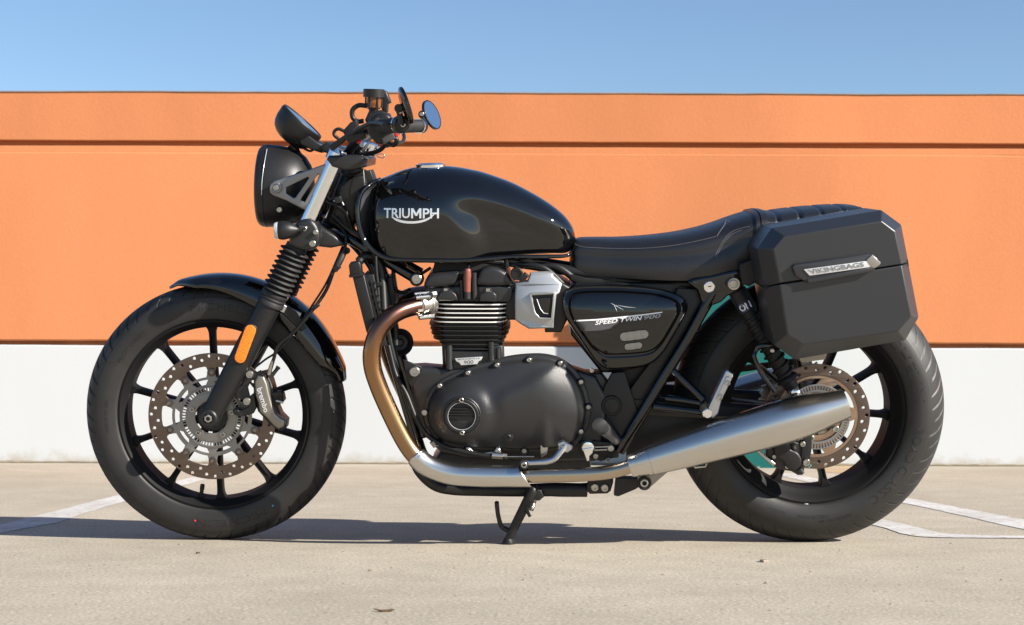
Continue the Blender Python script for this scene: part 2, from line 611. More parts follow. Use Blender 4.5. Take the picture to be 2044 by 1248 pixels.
def stucco(name, c1, c2, bump, worn=None, scale=0.8, grain=(0.90, 1.08)):
    m = bpy.data.materials.new(name); m.use_nodes = True
    nt = m.node_tree; b = nt.nodes['Principled BSDF']; lk = nt.links.new
    tc = nt.nodes.new('ShaderNodeTexCoord')
    n1 = nt.nodes.new('ShaderNodeTexNoise'); n1.inputs['Scale'].default_value = scale; n1.inputs['Detail'].default_value = 8; n1.inputs['Roughness'].default_value = 0.6
    n2 = nt.nodes.new('ShaderNodeTexNoise'); n2.inputs['Scale'].default_value = 60; n2.inputs['Detail'].default_value = 6; n2.inputs['Roughness'].default_value = 0.7
    mp = nt.nodes.new('ShaderNodeMapping'); mp.inputs['Scale'].default_value = (1, 1, 0.35)
    lk(tc.outputs['Object'], mp.inputs[0]); lk(mp.outputs[0], n1.inputs['Vector']); lk(tc.outputs['Object'], n2.inputs['Vector'])
    r = nt.nodes.new('ShaderNodeValToRGB'); e = r.color_ramp.elements
    e[0].position = 0.3; e[0].color = (*c1, 1); e[1].position = 0.7; e[1].color = (*c2, 1)
    lk(n1.outputs['Fac'], r.inputs['Fac'])
    mr = nt.nodes.new('ShaderNodeMapRange'); mr.inputs[3].default_value = grain[0]; mr.inputs[4].default_value = grain[1]
    lk(n2.outputs['Fac'], mr.inputs[0])
    mx = nt.nodes.new('ShaderNodeMix'); mx.data_type = 'RGBA'; mx.blend_type = 'MULTIPLY'; mx.inputs[0].default_value = 1
    lk(r.outputs['Color'], mx.inputs[6]); lk(mr.outputs[0], mx.inputs[7])
    out = mx.outputs[2]
    if worn:
        n3 = nt.nodes.new('ShaderNodeTexNoise'); n3.inputs['Scale'].default_value = worn[0]; n3.inputs['Detail'].default_value = 6
        lk(tc.outputs['Object'], n3.inputs['Vector'])
        r3 = nt.nodes.new('ShaderNodeMapRange'); r3.inputs[1].default_value = worn[1]; r3.inputs[2].default_value = worn[1] + 0.06
        lk(n3.outputs['Fac'], r3.inputs[0])
        m3 = nt.nodes.new('ShaderNodeMix'); m3.data_type = 'RGBA'
        lk(r3.outputs[0], m3.inputs[0]); lk(out, m3.inputs[6]); m3.inputs[7].default_value = (*worn[2], 1)
        out = m3.outputs[2]
    lk(out, b.inputs['Base Color'])
    b.inputs['Roughness'].default_value = 0.88
    b.inputs['Specular IOR Level'].default_value = 0.25
    bp = nt.nodes.new('ShaderNodeBump'); bp.inputs['Strength'].default_value = bump; bp.inputs['Distance'].default_value = 0.004
    lk(n2.outputs['Fac'], bp.inputs['Height']); lk(bp.outputs['Normal'], b.inputs['Normal'])
    return m
MATS['orange_stucco'] = stucco('orange_stucco', (0.43, 0.157, 0.064), (0.55, 0.206, 0.086), 0.3, None, 0.55)
MATS['orange_cornice'] = stucco('orange_cornice', (0.405, 0.147, 0.060), (0.53, 0.197, 0.082), 0.35, None, 0.7)
MATS['white_paint'] = stucco('white_paint', (0.445, 0.460, 0.470), (0.482, 0.497, 0.507), 0.05, (2.2, 0.72, (0.48, 0.45, 0.40)), 0.5, (0.975, 1.02))
MATS['shaded_reveal'] = stucco('shaded_reveal', (0.22, 0.075, 0.03), (0.36, 0.13, 0.05), 0.3, None, 6)  # orange stucco darkened: shade of the recess painted into its colour
MATS['coping'] = stucco('coping', (0.16, 0.11, 0.08), (0.26, 0.19, 0.15), 0.2, None, 5)
def splash(m, h0, col):
    nt = m.node_tree; b = nt.nodes['Principled BSDF']; lk = nt.links.new
    src = b.inputs['Base Color'].links[0].from_socket
    tc = nt.nodes.new('ShaderNodeTexCoord'); sp = nt.nodes.new('ShaderNodeSeparateXYZ'); lk(tc.outputs['Object'], sp.inputs[0])
    n = nt.nodes.new('ShaderNodeTexNoise'); n.inputs['Scale'].default_value = 7; n.inputs['Detail'].default_value = 8; n.inputs['Roughness'].default_value = 0.7
    lk(tc.outputs['Object'], n.inputs['Vector'])
    a = nt.nodes.new('ShaderNodeMapRange'); a.inputs[1].default_value = 0.0; a.inputs[2].default_value = h0; a.inputs[3].default_value = 0.72; a.inputs[4].default_value = 0.30
    lk(sp.outputs['Z'], a.inputs[0])
    s = nt.nodes.new('ShaderNodeMath'); s.operation = 'SUBTRACT'; lk(a.outputs[0], s.inputs[0]); lk(n.outputs['Fac'], s.inputs[1])
    r = nt.nodes.new('ShaderNodeMapRange'); r.inputs[1].default_value = 0.0; r.inputs[2].default_value = 0.25; r.inputs[4].default_value = 0.7
    lk(s.outputs[0], r.inputs[0])
    mx = nt.nodes.new('ShaderNodeMix'); mx.data_type = 'RGBA'; mx.inputs[7].default_value = (*col, 1)
    lk(r.outputs[0], mx.inputs[0]); lk(src, mx.inputs[6]); lk(mx.outputs[2], b.inputs['Base Color'])
splash(MATS['white_paint'], 0.10, (0.34, 0.30, 0.24))
MATS['teal_paint'] = stucco('teal_paint', (0.006, 0.085, 0.076), (0.009, 0.108, 0.096), 0.12, (9, 0.68, (0.40, 0.42, 0.34)), 2.0)
MATS['road_paint'] = stucco('road_paint', (0.40, 0.39, 0.375), (0.55, 0.545, 0.535), 0.6, (34, 0.56, (0.37, 0.32, 0.245)), 4.0)
MATS['stain'] = stucco('stain', (0.36, 0.24, 0.13), (0.46, 0.30, 0.16), 0.2, (14, 0.5, (0.36, 0.31, 0.24)), 6.0)
MATS['dirt'] = stucco('dirt', (0.16, 0.13, 0.09), (0.32, 0.27, 0.20), 0.4, None, 20)
MATS['leaf'] = stucco('leaf', (0.06, 0.035, 0.018), (0.12, 0.07, 0.03), 0.4, None, 40)

# ground: one sheet to the horizon
gx = 600.0
ground = obj('ground', [(-gx, -gx, 0), (gx, -gx, 0), (gx, gx, 0), (-gx, gx, 0)], [(0, 1, 2, 3)], 'concrete', None)
ground['kind'] = 'structure'
ground['label'] = 'sunlit tan concrete parking deck under the motorcycle'

def ground_strip(name, left, right, m, z=0.0012, wob=0.0035):
    """painted strip on the deck between two traced edges (photo points)"""
    n = 40
    def res(pts):
        q = cr([tuple(G(*p)) for p in pts], 10)
        out = []
        for i in range(n):
            t = i / (n - 1) * (len(q) - 1); k = int(t); k2 = min(len(q) - 1, k + 1)
            out.append(Vector(q[k]).lerp(Vector(q[k2]), t - k))
        return out
    A, B = res(left), res(right)
    v = []
    for i in range(n):
        for p in (A[i], B[i]):
            v.append((p.x + random.uniform(-wob, wob), p.y + random.uniform(-wob, wob), z))
    f = [(2 * i, 2 * i + 1, 2 * i + 3, 2 * i + 2) for i in range(n - 1)]
    return obj(name, v, f, m, ground)
ground_strip('parking_line', [(-160, 1092), (0, 1048), (115, 1020), (180, 1003), (300, 973), (450, 938)], [(-160, 1118), (0, 1066), (115, 1043), (180, 1022), (300, 987), (450, 947)], 'road_paint')
ground_strip('parking_line', [(1560, 945), (1600, 949), (1700, 974), (1840, 1000), (2044, 1038), (2300, 1082)], [(1560, 951), (1600, 960), (1700, 987), (1830, 1010), (2044, 1058), (2300, 1108)], 'road_paint', z=0.0015)
ground_strip('parking_line', [(1600, 1003), (1700, 1025), (1775, 1041), (1830, 1053), (1880, 1065), (1960, 1070), (2100, 1071)], [(1600, 1018), (1700, 1040), (1755, 1052), (1800, 1066), (1850, 1073), (1960, 1075), (2100, 1075.5)], 'road_paint', z=0.0018, wob=0.003)

# parapet wall behind, built as horizontal bands
WB = G(1022, 927).y
def zw(py): return WP(1022, py, WB).z
Z_TOP, Z_GRV, Z_SPL = zw(187), zw(289), zw(690)
X0, X1 = -14.0, 14.0
def band(name, z0, z1, y_front, m, parent, wob=0.0025, seed=0.0, depth=0.3, n=260, bev=0.006):
    """a stucco course with hand-trowelled, slightly wavy arrises"""
    prof = [(y_front + depth, z0), (y_front + bev, z0), (y_front, z0 + bev), (y_front, z1 - bev), (y_front + bev, z1), (y_front + depth, z1)]
    v, f = [], []
    for i in range(n):
        x = X0 + (X1 - X0) * i / (n - 1)
        for (y, z) in prof:
            s = mnoise.noise(Vector((x * 1.3, z * 3 + seed, 0.0))) * wob + mnoise.noise(Vector((x * 7, z * 3 + seed, 3.0))) * wob * 0.5
            v.append((x, y + s * 0.5, max(z + s, 0.0) if z > 0.001 else z))
    k = len(prof)
    for i in range(n - 1):
        for j in range(k - 1):
            f.append((i * k + j, i * k + j + 1, (i + 1) * k + j + 1, (i + 1) * k + j))
        f.append((i * k + k - 1, i * k, (i + 1) * k, (i + 1) * k + k - 1))
    f.append(tuple(range(k))); f.append(tuple((n - 1) * k + j for j in range(k)))
    return obj(name, v, f, m, parent, 30)
wall = empty('parapet_wall')
wall.location = (0, 0, 0)
wall['label'] = 'long orange stucco parapet wall with a white painted base behind the motorcycle'
wall['category'] = 'wall'
band('white_base', -0.02, Z_SPL - 0.006, WB, 'white_paint', wall, 0.0025, 1.0)
band('reveal_strip', Z_SPL - 0.006, Z_SPL + 0.020, WB + 0.022, 'shaded_reveal', wall, 0.002, 2.0)
band('orange_panel', Z_SPL + 0.017, Z_GRV - 0.046, WB - 0.004, 'orange_stucco', wall, 0.003, 3.0, bev=0.008)
band('frieze', Z_GRV - 0.050, Z_GRV - 0.013, WB + 0.002, 'orange_stucco', wall, 0.0025, 6.0, 0.29, bev=0.003)
band('groove_back', Z_GRV - 0.030, Z_GRV + 0.030, WB + 0.045, 'orange_stucco', wall, 0.0, 7.0, 0.2)
band('cornice', Z_GRV + 0.014, Z_TOP, WB - 0.004, 'orange_cornice', wall, 0.003, 4.0, 0.32, bev=0.004)
band('coping', Z_TOP - 0.002, Z_TOP + 0.006, WB - 0.009, 'coping', wall, 0.004, 5.0, 0.36, bev=0.002)
# dirt that has collected along the foot of the wall
v, f = [], []
n = 420
for i in range(n):
    x = X0 + (X1 - X0) * i / (n - 1)
    a = 0.03 + 0.03 * mnoise.noise(Vector((x * 3.1, 0, 9))) + 0.03 * mnoise.noise(Vector((x * 17, 0, 5)))
    v += [(x, WB + 0.01, 0.012 + 0.008 * mnoise.noise(Vector((x * 9, 2, 1)))), (x, WB - max(0.006, a), 0.0035)]
for i in range(n - 1): f.append((2 * i, 2 * i + 1, 2 * i + 3, 2 * i + 2))
o = obj('grit', v, f, 'dirt', wall); o['kind'] = 'stuff'

# teal box standing at the foot of the wall behind the rear wheel
tb = empty('utility_box')
tb['label'] = 'teal painted box standing against the wall, seen through the rear wheel'
tb['category'] = 'box'
YB = WB - 0.35
def board(name, x0, x1, y0, y1, ya, yb, m, parent, bev=0.004):
    a, b = WP(x0, y1, YB), WP(x1, y0, YB)
    x0, x1, z0, z1 = a.x, b.x, max(a.z, 0.0), b.z
    q = [(x0 + bev, ya), (x1 - bev, ya), (x1, ya + bev), (x1, yb), (x0, yb), (x0, ya + bev)]
    v = [(x, y, z0) for x, y in q] + [(x, y, z1) for x, y in q]
    f = [(i, (i + 1) % 6, 6 + (i + 1) % 6, 6 + i) for i in range(6)] + [tuple(range(6)), tuple(range(11, 5, -1))]
    return obj(name, v, f, m, parent, 30)
board('body', 1373, 1616, 508, 945, YB, WB - 0.004, 'teal_paint', tb)
board('lid', 1370, 1619, 500, 507.5, YB - 0.008, WB - 0.004, 'teal_paint', tb)

# stain of orange paint and small litter on the deck
ring = [(1655, 931), (1700, 929), (1735, 931), (1728, 937), (1715, 943), (1680, 945), (1640, 942), (1630, 936)]
P = cr([tuple(G(*p)) for p in ring], 5, True)
obj('paint_stain', [(p[0], p[1], 0.0010) for p in P], [tuple(range(len(P)))], 'stain', ground)

def chip(name, px, py, sx, sy, h, m, label, cat, seed, curl=0.0, rot=0.0):
    rnd = random.Random(seed)
    c = G(px, py)
    n = 14
    v, f = [], []
    rr = [1 + rnd.uniform(-0.22, 0.22) for _ in range(n)]
    for lv, (s, z) in enumerate([(1.0, 0.0), (1.0, 0.4), (0.8, 0.95), (0.3, 1.0)]):
        for k in range(n):
            a = 2 * PI * k / n
            x, y = sx * rr[k] * s * math.cos(a), sy * rr[k] * s * math.sin(a)
            x, y = x * math.cos(rot) - y * math.sin(rot), x * math.sin(rot) + y * math.cos(rot)
            zz = z * h + curl * (x / sx) ** 2
            v.append((x, y, zz + 0.0005))
    for i in range(3):
        for k in range(n):
            k2 = (k + 1) % n
            f.append((i * n + k, i * n + k2, (i + 1) * n + k2, (i + 1) * n + k))
    f.append(tuple(range(n))); f.append(tuple(3 * n + k for k in range(n)))
    o = obj(name, v, f, m, None, 40)
    o.location = (c.x, c.y, 0.0)
    o['label'] = label; o['category'] = cat
    return o
chip('dry_leaf', 769, 1221, 0.017, 0.007, 0.002, 'leaf', 'small curled dark brown leaf on the concrete at the bottom of the picture', 'leaf', 3, 0.003, 0.05)
chip('flat_cap', 1525, 1122, 0.010, 0.011, 0.005, 'dirt', 'small flattened grey brown cap on the concrete in front of the rear wheel', 'litter', 5, 0.0, 0.0)
chip('pebble', 395, 1105, 0.004, 0.005, 0.003, 'leaf', 'tiny dark pebble on the concrete below the front tyre', 'pebble', 8)
chip('pebble', 740, 1140, 0.005, 0.005, 0.003, 'dirt', 'tiny brown pebble on the concrete midway between front tyre and leaf', 'pebble', 9)

# loose grit lying about on the deck, far too fine to count
rg = random.Random(21)
v, f = [], []
for i in range(420):
    c = G(rg.uniform(-60, 2100), 1085 + 160 * rg.random() ** 1.3) if i < 300 else G(rg.uniform(-60, 2100), rg.uniform(940, 1080))
    r = rg.uniform(0.0012, 0.0034) * (1.0 if rg.random() > 0.06 else 1.9)
    b = len(v); n = 6
    a0 = rg.uniform(0, 6.28); st = rg.uniform(0.5, 1.0)
    for k in range(n):
        a = a0 + 2 * PI * k / n
        v.append((c.x + r * math.cos(a) * rg.uniform(0.7, 1.2), c.y + r * st * math.sin(a) * rg.uniform(0.7, 1.2), 0.0002))
    v.append((c.x, c.y, r * rg.uniform(0.35, 0.8)))
    for k in range(n): f.append((b + k, b + (k + 1) % n, b + n))
o = obj('deck_grit', v, f, 'dirt', None, 30, kind='stuff')
o['label'] = 'loose dark grit scattered over the concrete deck'
o['category'] = 'grit'

# ================================================================== motorcycle
bike = empty('motorcycle')
bike.rotation_euler = (LEAN, 0, 0)
bike.location = (0, 0, 0.0005)
bike['label'] = 'black roadster motorcycle with hard saddlebag leaning on its side stand'
bike['category'] = 'motorcycle'

def vec(x, w, z): return Vector((x, w, z))
FC = L(433, 823, 0); RCN = L(1612, 815, 0)
RF, RR = FC.z - 0.0, RCN.z - 0.0

# ------------------------------------------------------------------ wheels
def tyre_mesh(name, c, prof, NS, groove, parent, shift=None):
    """prof: (w, r) from near bead over the crown to the far bead"""
    q = cr(prof, 3)
    n = len(q)
    v, f = [], []
    for i in range(NS):
        a = 2 * PI * i / NS
        for (w, r) in q:
            a_ = a + (shift(w, r) if shift else 0.0)
            ca, sa = math.cos(a_), math.sin(a_)
            g = groove(a, w, r)
            v.append((c.x + (r - g) * ca, c.y + w, c.z + (r - g) * sa))
    for i in range(NS):
        j = (i + 1) % NS
        for k in range(n - 1):
            f.append((i * n + k, j * n + k, j * n + k + 1, i * n + k + 1))
    return obj(name, v, f, 'tyre_rubber', parent, 50)

def make_groove(npitch, wmin, wmax, slope, depth=0.0035, width=0.010, rmin=0.28):
    def g(a, w, r):
        aw = abs(w)
        if aw < wmin or aw > wmax or r < rmin: return 0.0
        side = 1 if w < 0 else -1
        ph = (a * npitch / (2 * PI) + (0.5 if side < 0 else 0)) % 1.0
        d = min(ph, 1 - ph) / npitch * 2 * PI          # radians from groove centre
        k = ss(wmax, wmax - 0.004, aw) * ss(wmin, wmin + 0.004, aw)
        k2 = 1.0
        cyc = int(a * npitch / (2 * PI) + 0.5) % 3
        if cyc == 1: k2 = ss(wmax - 0.006, wmax - 0.010, aw)
        return depth * k * k2 * ss(width, width * 0.5, d)
    return g

_tree = {}
def arc_text(name, s, c, r0, h, a0, a1, w_fn, parent, m='tyre_letter', bold=0.0):
    if parent.name not in _tree: _tree[parent.name] = bvh(parent)
    tr = _tree[parent.name]
    """raised sidewall lettering; reads clockwise from angle a0 to a1, feet towards the hub"""
    def fn(u, v, d):
        a = a0 + (a1 - a0) * u
        r = r0 + h * v
        return drop(tr, c.x + r * math.cos(a), c.z + r * math.sin(a), 0.0005)
    return text_on(name, s, fn, m, parent, bold=bold, ext=0.0)

def spoke(c, ang, r0, r1, wd, dep, parent, m='wheel_black'):
    """cast spoke with a channel down its faces and a flared root at the rim"""
    secs = [(r0, 0.026, 0.0), (r0 + 0.02, 0.019, 0.0), (r0 + 0.035, 0.0165, 0.0035), (r0 + 0.08, 0.0145, 0.004), (r1 - 0.04, 0.0135, 0.004),
            (r1 - 0.024, 0.0138, 0.0035), (r1 - 0.015, 0.015, 0.0), (r1 - 0.007, 0.020, 0.0), (r1 + 0.004, 0.036, 0.0)]
    d = Vector((math.cos(ang), 0, math.sin(ang))); t = Vector((-math.sin(ang), 0, math.cos(ang))); y = Vector((0, 1, 0))
    v, f = [], []
    for (r, w_, g) in secs:
        a, b = w_ * wd / 2, dep / 2
        ci = a * 0.42
        q = [(-a, -b + 0.004), (-a * 0.85, -b), (-ci, -b), (-ci * 0.8, -b + g), (ci * 0.8, -b + g), (ci, -b), (a * 0.85, -b), (a, -b + 0.004),
             (a, b - 0.004), (a * 0.85, b), (-a * 0.85, b), (-a, b - 0.004)]
        for (x, yy) in q:
            v.append(c + d * r + t * x + y * yy)
    n = 12
    for i in range(len(secs) - 1):
        for k in range(n):
            k2 = (k + 1) % n
            f.append((i * n + k, i * n + k2, (i + 1) * n + k2, (i + 1) * n + k))
    f.append(tuple(range(n))); f.append(tuple((len(secs) - 1) * n + k for k in range(n)))
    return obj('spoke', v, f, m, parent, 35)

def ring_plate(name, c, w, thick, outer, holes, m, parent, bevel=0.0006):
    """flat annular piece; outer and holes are lists of 2-D rings about the axle"""
    o = [(c.x + x, c.z + z) for x, z in outer]
    h = [[(c.x + x, c.z + z) for x, z in r] for r in holes]
    return plate(name, o, w - thick / 2, w + thick / 2, m, parent, holes=h, bevel=bevel, px=False, sharp=30)

def polar_ring(fn, n):
    return [(fn(2 * PI * k / n) * math.cos(2 * PI * k / n), fn(2 * PI * k / n) * math.sin(2 * PI * k / n)) for k in range(n)]

# ---- front wheel: rim and hub
fw_prof = [(-0.0405, 0.2335), (-0.044, 0.2325), (-0.0445, 0.228), (-0.041, 0.2245), (-0.034, 0.2210), (-0.0295, 0.2165), (-0.026, 0.2135), (0, 0.2125), (0.026, 0.2135), (0.0295, 0.2165),
           (0.034, 0.2210), (0.041, 0.2245), (0.0445, 0.228), (0.044, 0.2325), (0.0405, 0.2335), (0.036, 0.228), (0.0, 0.221), (-0.036, 0.228)]
front_wheel = lathe('front_wheel', FC, (0, 1, 0), fw_prof, 'wheel_black', bike, seg=120, closed=True)
lathe('hub', FC, (0, 1, 0), [(-0.066, 0.0), (-0.066, 0.030), (-0.064, 0.037), (-0.045, 0.039), (-0.03, 0.044), (0.03, 0.044), (0.05, 0.036), (0.066, 0.03), (0.066, 0)], 'satin_black', front_wheel, 48)
for k in range(10):
    spoke(FC, rad(92 + 36 * k), 0.034, 0.2145, 1.0, 0.036, front_wheel)
f_side = [(-0.0400, 0.2325), (-0.0465, 0.236), (-0.0500, 0.246), (-0.0525, 0.258), (-0.0530, 0.268), (-0.0515, 0.279), (-0.0492, 0.2865), (-0.0484, 0.2880), (-0.0468, 0.2905), (-0.043, 0.2975), (-0.036, 0.3055), (-0.024, 0.3125), (-0.012, 0.3160)]
def scale_prof(pr, R):
    k = R / 0.3172
    return [(w, 0.2325 + (r - 0.2325) * (R - 0.2325) / (0.3172 - 0.2325)) for w, r in pr]
sp = scale_prof(f_side, RF)
ft = tyre_mesh('tyre', FC, sp + [(0, RF)] + [(-w, r) for w, r in sp[::-1]], 60 * 24, make_groove(60, 0.006, 0.0490, 0, 0.0050, 0.0135, 0.283), front_wheel, lambda w, r: 0.95 * (min(abs(w), 0.049)) * (1 if r > 0.27 else ss(0.24, 0.27, r)) / 0.3)
def side_w(prof):
    tab = sorted([(r, w) for w, r in prof[:7]])
    return lambda r: lerp_tab(tab, r) - 0.0004
fsw = side_w(sp)
def text_ang(c, px, py):
    p = L(px, py, -0.05); return math.atan2(p.z - c.z, p.x - c.x)
arc_text('raised_lettering', 'MICHELIN', FC, 0.2585, 0.017, rad(101), rad(66), fsw, ft)
arc_text('raised_lettering', 'MICHELIN', FC, 0.2585, 0.017, rad(-62), rad(-100), fsw, ft)
arc_text('raised_lettering', 'PILOT STREET', FC, 0.255, 0.010, rad(150), rad(128), fsw, ft)
arc_text('raised_lettering', '100/90-18 M/C 56H', FC, 0.255, 0.009, rad(190), rad(172), fsw, ft)
arc_text('raised_lettering', 'TUBELESS RADIAL', FC, 0.258, 0.008, rad(12), rad(-16), fsw, ft)
for a in (120, 152, 183, 214, 247, -68, -30, 4):
    a = rad(a)
    v0 = [drop(_tree[ft.name], FC.x + r * math.cos(a + d), FC.z + r * math.sin(a + d), 0.0006) for r, d in ((0.262, 0), (0.262, 0.004), (0.280, 0.004), (0.280, 0))]
    obj('mould_rib', v0, [(0, 1, 2, 3)], 'tyre_letter', ft)
def dot(px, py, m, c, sw, parent, r=0.0024):
    p = L(px, py, -0.05); p = L(px, py, sw(math.hypot(p.x - c.x, p.z - c.z)))
    lathe('paint_dot', p + Vector((0, -0.0004, 0)), (0, -1, 0), [(0, r), (0.0006, r * 0.8), (0.0008, 0)], m, parent, 16)
dot(389.5, 1040, 'dot_red', FC, fsw, ft)
dot(544.5, 1010, 'dot_blue', FC, fsw, ft)
# valve
va = rad(-101)
vp = FC + Vector((math.cos(va) * 0.214, -0.012, math.sin(va) * 0.214))
lathe('valve_stem', vp, Vector((-math.cos(va), -0.25, -math.sin(va))), [(0, 0), (0, 0.008), (0.008, 0.0075), (0.010, 0.005), (0.022, 0.005), (0.022, 0.0058), (0.034, 0.0055), (0.036, 0)], 'rubber', front_wheel, 20)

# ---- front brake disc
DW = -0.0605
def bump_ring(base, bumpr, width, k0):
    def fn(a):
        d = (a - rad(90)) % (2 * PI / 10)
        d = min(d, 2 * PI / 10 - d)
        return base + (bumpr - base) * ss(width, width * 0.55, d)
    return fn
holes = [polar_ring(bump_ring(0.1225, 0.1085, 0.115, 0), 240)]
for k in range(10):
    for da, r in ((2, 0.1475), (9.5, 0.1385), (16, 0.1475), (22.5, 0.1315), (29.5, 0.1430)):
        a = rad(90 + 36 * k + da)
        holes.append(circle(r * math.cos(a), r * math.sin(a), 0.0039, 12))
disc = ring_plate('brake_disc', FC, DW, 0.005, circle(0, 0, 0.1545, 128), holes, 'disc_steel', front_wheel)
holes = [circle(0, 0, 0.0735, 64)]
for k in range(10):
    a0, a1 = rad(95 + 36 * k), rad(121 + 36 * k)
    if k % 2 == 0: r0, r1 = 0.0785, 0.0905
    else: r0, r1 = 0.0790, 0.0870
    arc = [(r1 * math.cos(a0 + (a1 - a0) * t / 10), r1 * math.sin(a0 + (a1 - a0) * t / 10)) for t in range(11)]
    arc += [(r0 * math.cos(a1 - rad(5) - (a1 - a0 - rad(10)) * t / 10), r0 * math.sin(a1 - rad(5) - (a1 - a0 - rad(10)) * t / 10)) for t in range(11)]
    holes.append(arc)
ring_plate('disc_carrier', FC, DW - 0.0025, 0.005, polar_ring(bump_ring(0.0965, 0.1155, 0.125, 0), 240), holes, 'carrier_grey', front_wheel)
for k in range(10):
    a = rad(90 + 36 * k)
    lathe('disc_bobbin', FC + Vector((0.1080 * math.cos(a), DW - 0.004, 0.1080 * math.sin(a))), (0, -1, 0),
          [(-0.006, 0.0098), (0.0030, 0.0098), (0.0036, 0.0085), (0.0036, 0.0062), (0.0024, 0.0056), (0.0024, 0.0046), (-0.006, 0.0044)], 'disc_steel', front_wheel, 24)
def slot_ring(n, r0, r1, half):
    out = []
    for k in range(n):
        a = 2 * PI * k / n
        ca, sa = math.cos(a), math.sin(a)
        out.append([(r * ca - t * sa, r * sa + t * ca) for r, t in ((r0, -half), (r1, -half), (r1, half), (r0, half))])
    return out
ring_plate('sensor_ring', FC, DW - 0.0075, 0.003, circle(0, 0, 0.0745, 96), [circle(0, 0, 0.0590, 64)] + slot_ring(60, 0.0635, 0.0712, 0.0019), 'carrier_grey', front_wheel, 0.0003)
ring_plate('disc_flange', FC, DW - 0.0085, 0.004, circle(0, 0, 0.0595, 72), [circle(0, 0, 0.0395, 48)], 'carrier_grey', front_wheel)
for k in range(5):
    a = rad(90 + 18 + 72 * k + 50)
    bolt(front_wheel, 0, 0, 0, 0.0062, loc=FC + Vector((0.050 * math.cos(a), DW - 0.0105, 0.050 * math.sin(a))))

# ---- rear wheel
rw_prof = [(-0.057, 0.2265), (-0.0605, 0.2255), (-0.061, 0.221), (-0.057, 0.215), (-0.047, 0.209), (-0.040, 0.2005), (-0.035, 0.1945), (0, 0.193), (0.035, 0.1945), (0.040, 0.2005), (0.047, 0.209),
           (0.057, 0.215), (0.061, 0.221), (0.0605, 0.2255), (0.057, 0.2265), (0.05, 0.219), (0.0, 0.204), (-0.05, 0.219)]
rear_wheel = lathe('rear_wheel', RCN, (0, 1, 0), rw_prof, 'wheel_black', bike, seg=120, closed=True)
lathe('hub', RCN, (0, 1, 0), [(-0.115, 0.0), (-0.115, 0.032), (-0.11, 0.036), (-0.06, 0.040), (-0.04, 0.052), (0.05, 0.055), (0.07, 0.05), (0.1, 0.04), (0.1, 0)], 'satin_black', rear_wheel, 48)
for k in range(10):
    spoke(RCN, rad(-4.5 + 36 * k), 0.045, 0.195, 1.0, 0.045, rear_wheel)
r_side = [(-0.0570, 0.2255), (-0.0650, 0.2295), (-0.0715, 0.240), (-0.0755, 0.252), (-0.0765, 0.262), (-0.0750, 0.273), (-0.0722, 0.2808), (-0.0714, 0.2824), (-0.0692, 0.2852), (-0.064, 0.2935), (-0.053, 0.3060), (-0.036, 0.3180), (-0.018, 0.3255)]
k_ = (RR - 0.2255) / (0.328 - 0.2255)
rp = [(w, 0.2255 + (r - 0.2255) * k_) for w, r in r_side]
rt = tyre_mesh('tyre', RCN, rp + [(0, RR)] + [(-w, r) for w, r in rp[::-1]], 56 * 24, make_groove(56, 0.008, 0.0700, 0, 0.0040, 0.0100, 0.278), rear_wheel, lambda w, r: -0.85 * (min(abs(w), 0.07)) * (1 if r > 0.27 else ss(0.24, 0.27, r)) / 0.3)
rsw = side_w(rp)
arc_text('raised_lettering', 'MICHELIN', RCN, 0.2455, 0.024, rad(58), rad(6), rsw, rt)
arc_text('raised_lettering', 'ROAD CLASSIC', RCN, 0.250, 0.021, rad(-8), rad(-56), rsw, rt, bold=0.0)
arc_text('raised_lettering', 'TUBELESS RADIAL', RCN, 0.251, 0.009, rad(-80), rad(-98), rsw, rt, bold=0.0)
arc_text('raised_lettering', '150/70 R17 M/C 69V', RCN, 0.263, 0.008, rad(-68), rad(-86), rsw, rt, bold=0.0)
arc_text('raised_lettering', 'MICHELIN', RCN, 0.250, 0.007, rad(-104), rad(-114), rsw, rt, bold=0.0)
for a in (-66, -84, -103, -118, -40, 2):
    a = rad(a)
    v0 = [drop(_tree[rt.name], RCN.x + r * math.cos(a + d), RCN.z + r * math.sin(a + d), 0.0006) for r, d in ((0.245, 0), (0.245, 0.004), (0.275, 0.004), (0.275, 0))]
    obj('mould_rib', v0, [(0, 1, 2, 3)], 'tyre_letter', rt)
p = L(1609, 1009, -0.058)
lathe('wheel_weight', p, (0, -1, 0), [(-0.003, 0.006), (0.002, 0.006), (0.003, 0.004), (0.003, 0)], 'weight_silver', rear_wheel, 20)
# rear brake disc
RDW = -0.118
holes = []
def ring_in(a):
    return 0.0985
holes.append(polar_ring(ring_in, 96))
for k in range(9):
    for da, r in ((4, 0.1200), (14, 0.1090), (22, 0.1190), (31, 0.1125)):
        a = rad(20 + 40 * k + da)
        holes.append(circle(r * math.cos(a), r * math.sin(a), 0.0041, 12))
ring_plate('brake_disc', RCN, RDW, 0.006, circle(0, 0, 0.1265, 128), holes, 'disc_steel', rear_wheel)
holes = [circle(0, 0, 0.045, 48)]
for k in range(5):
    a0, a1 = rad(12 + 72 * k), rad(68 + 72 * k)
    arc = [(0.0915 * math.cos(a0 + (a1 - a0) * t / 14), 0.0915 * math.sin(a0 + (a1 - a0) * t / 14)) for t in range(15)]
    arc += [(0.076 * math.cos(a1 - rad(6) - (a1 - a0 - rad(16)) * t / 14), 0.076 * math.sin(a1 - rad(6) - (a1 - a0 - rad(16)) * t / 14)) for t in range(15)]
    holes.append(arc)
ring_plate('disc_carrier', RCN, RDW + 0.001, 0.005, circle(0, 0, 0.0995, 96), holes, 'disc_bronze', rear_wheel)
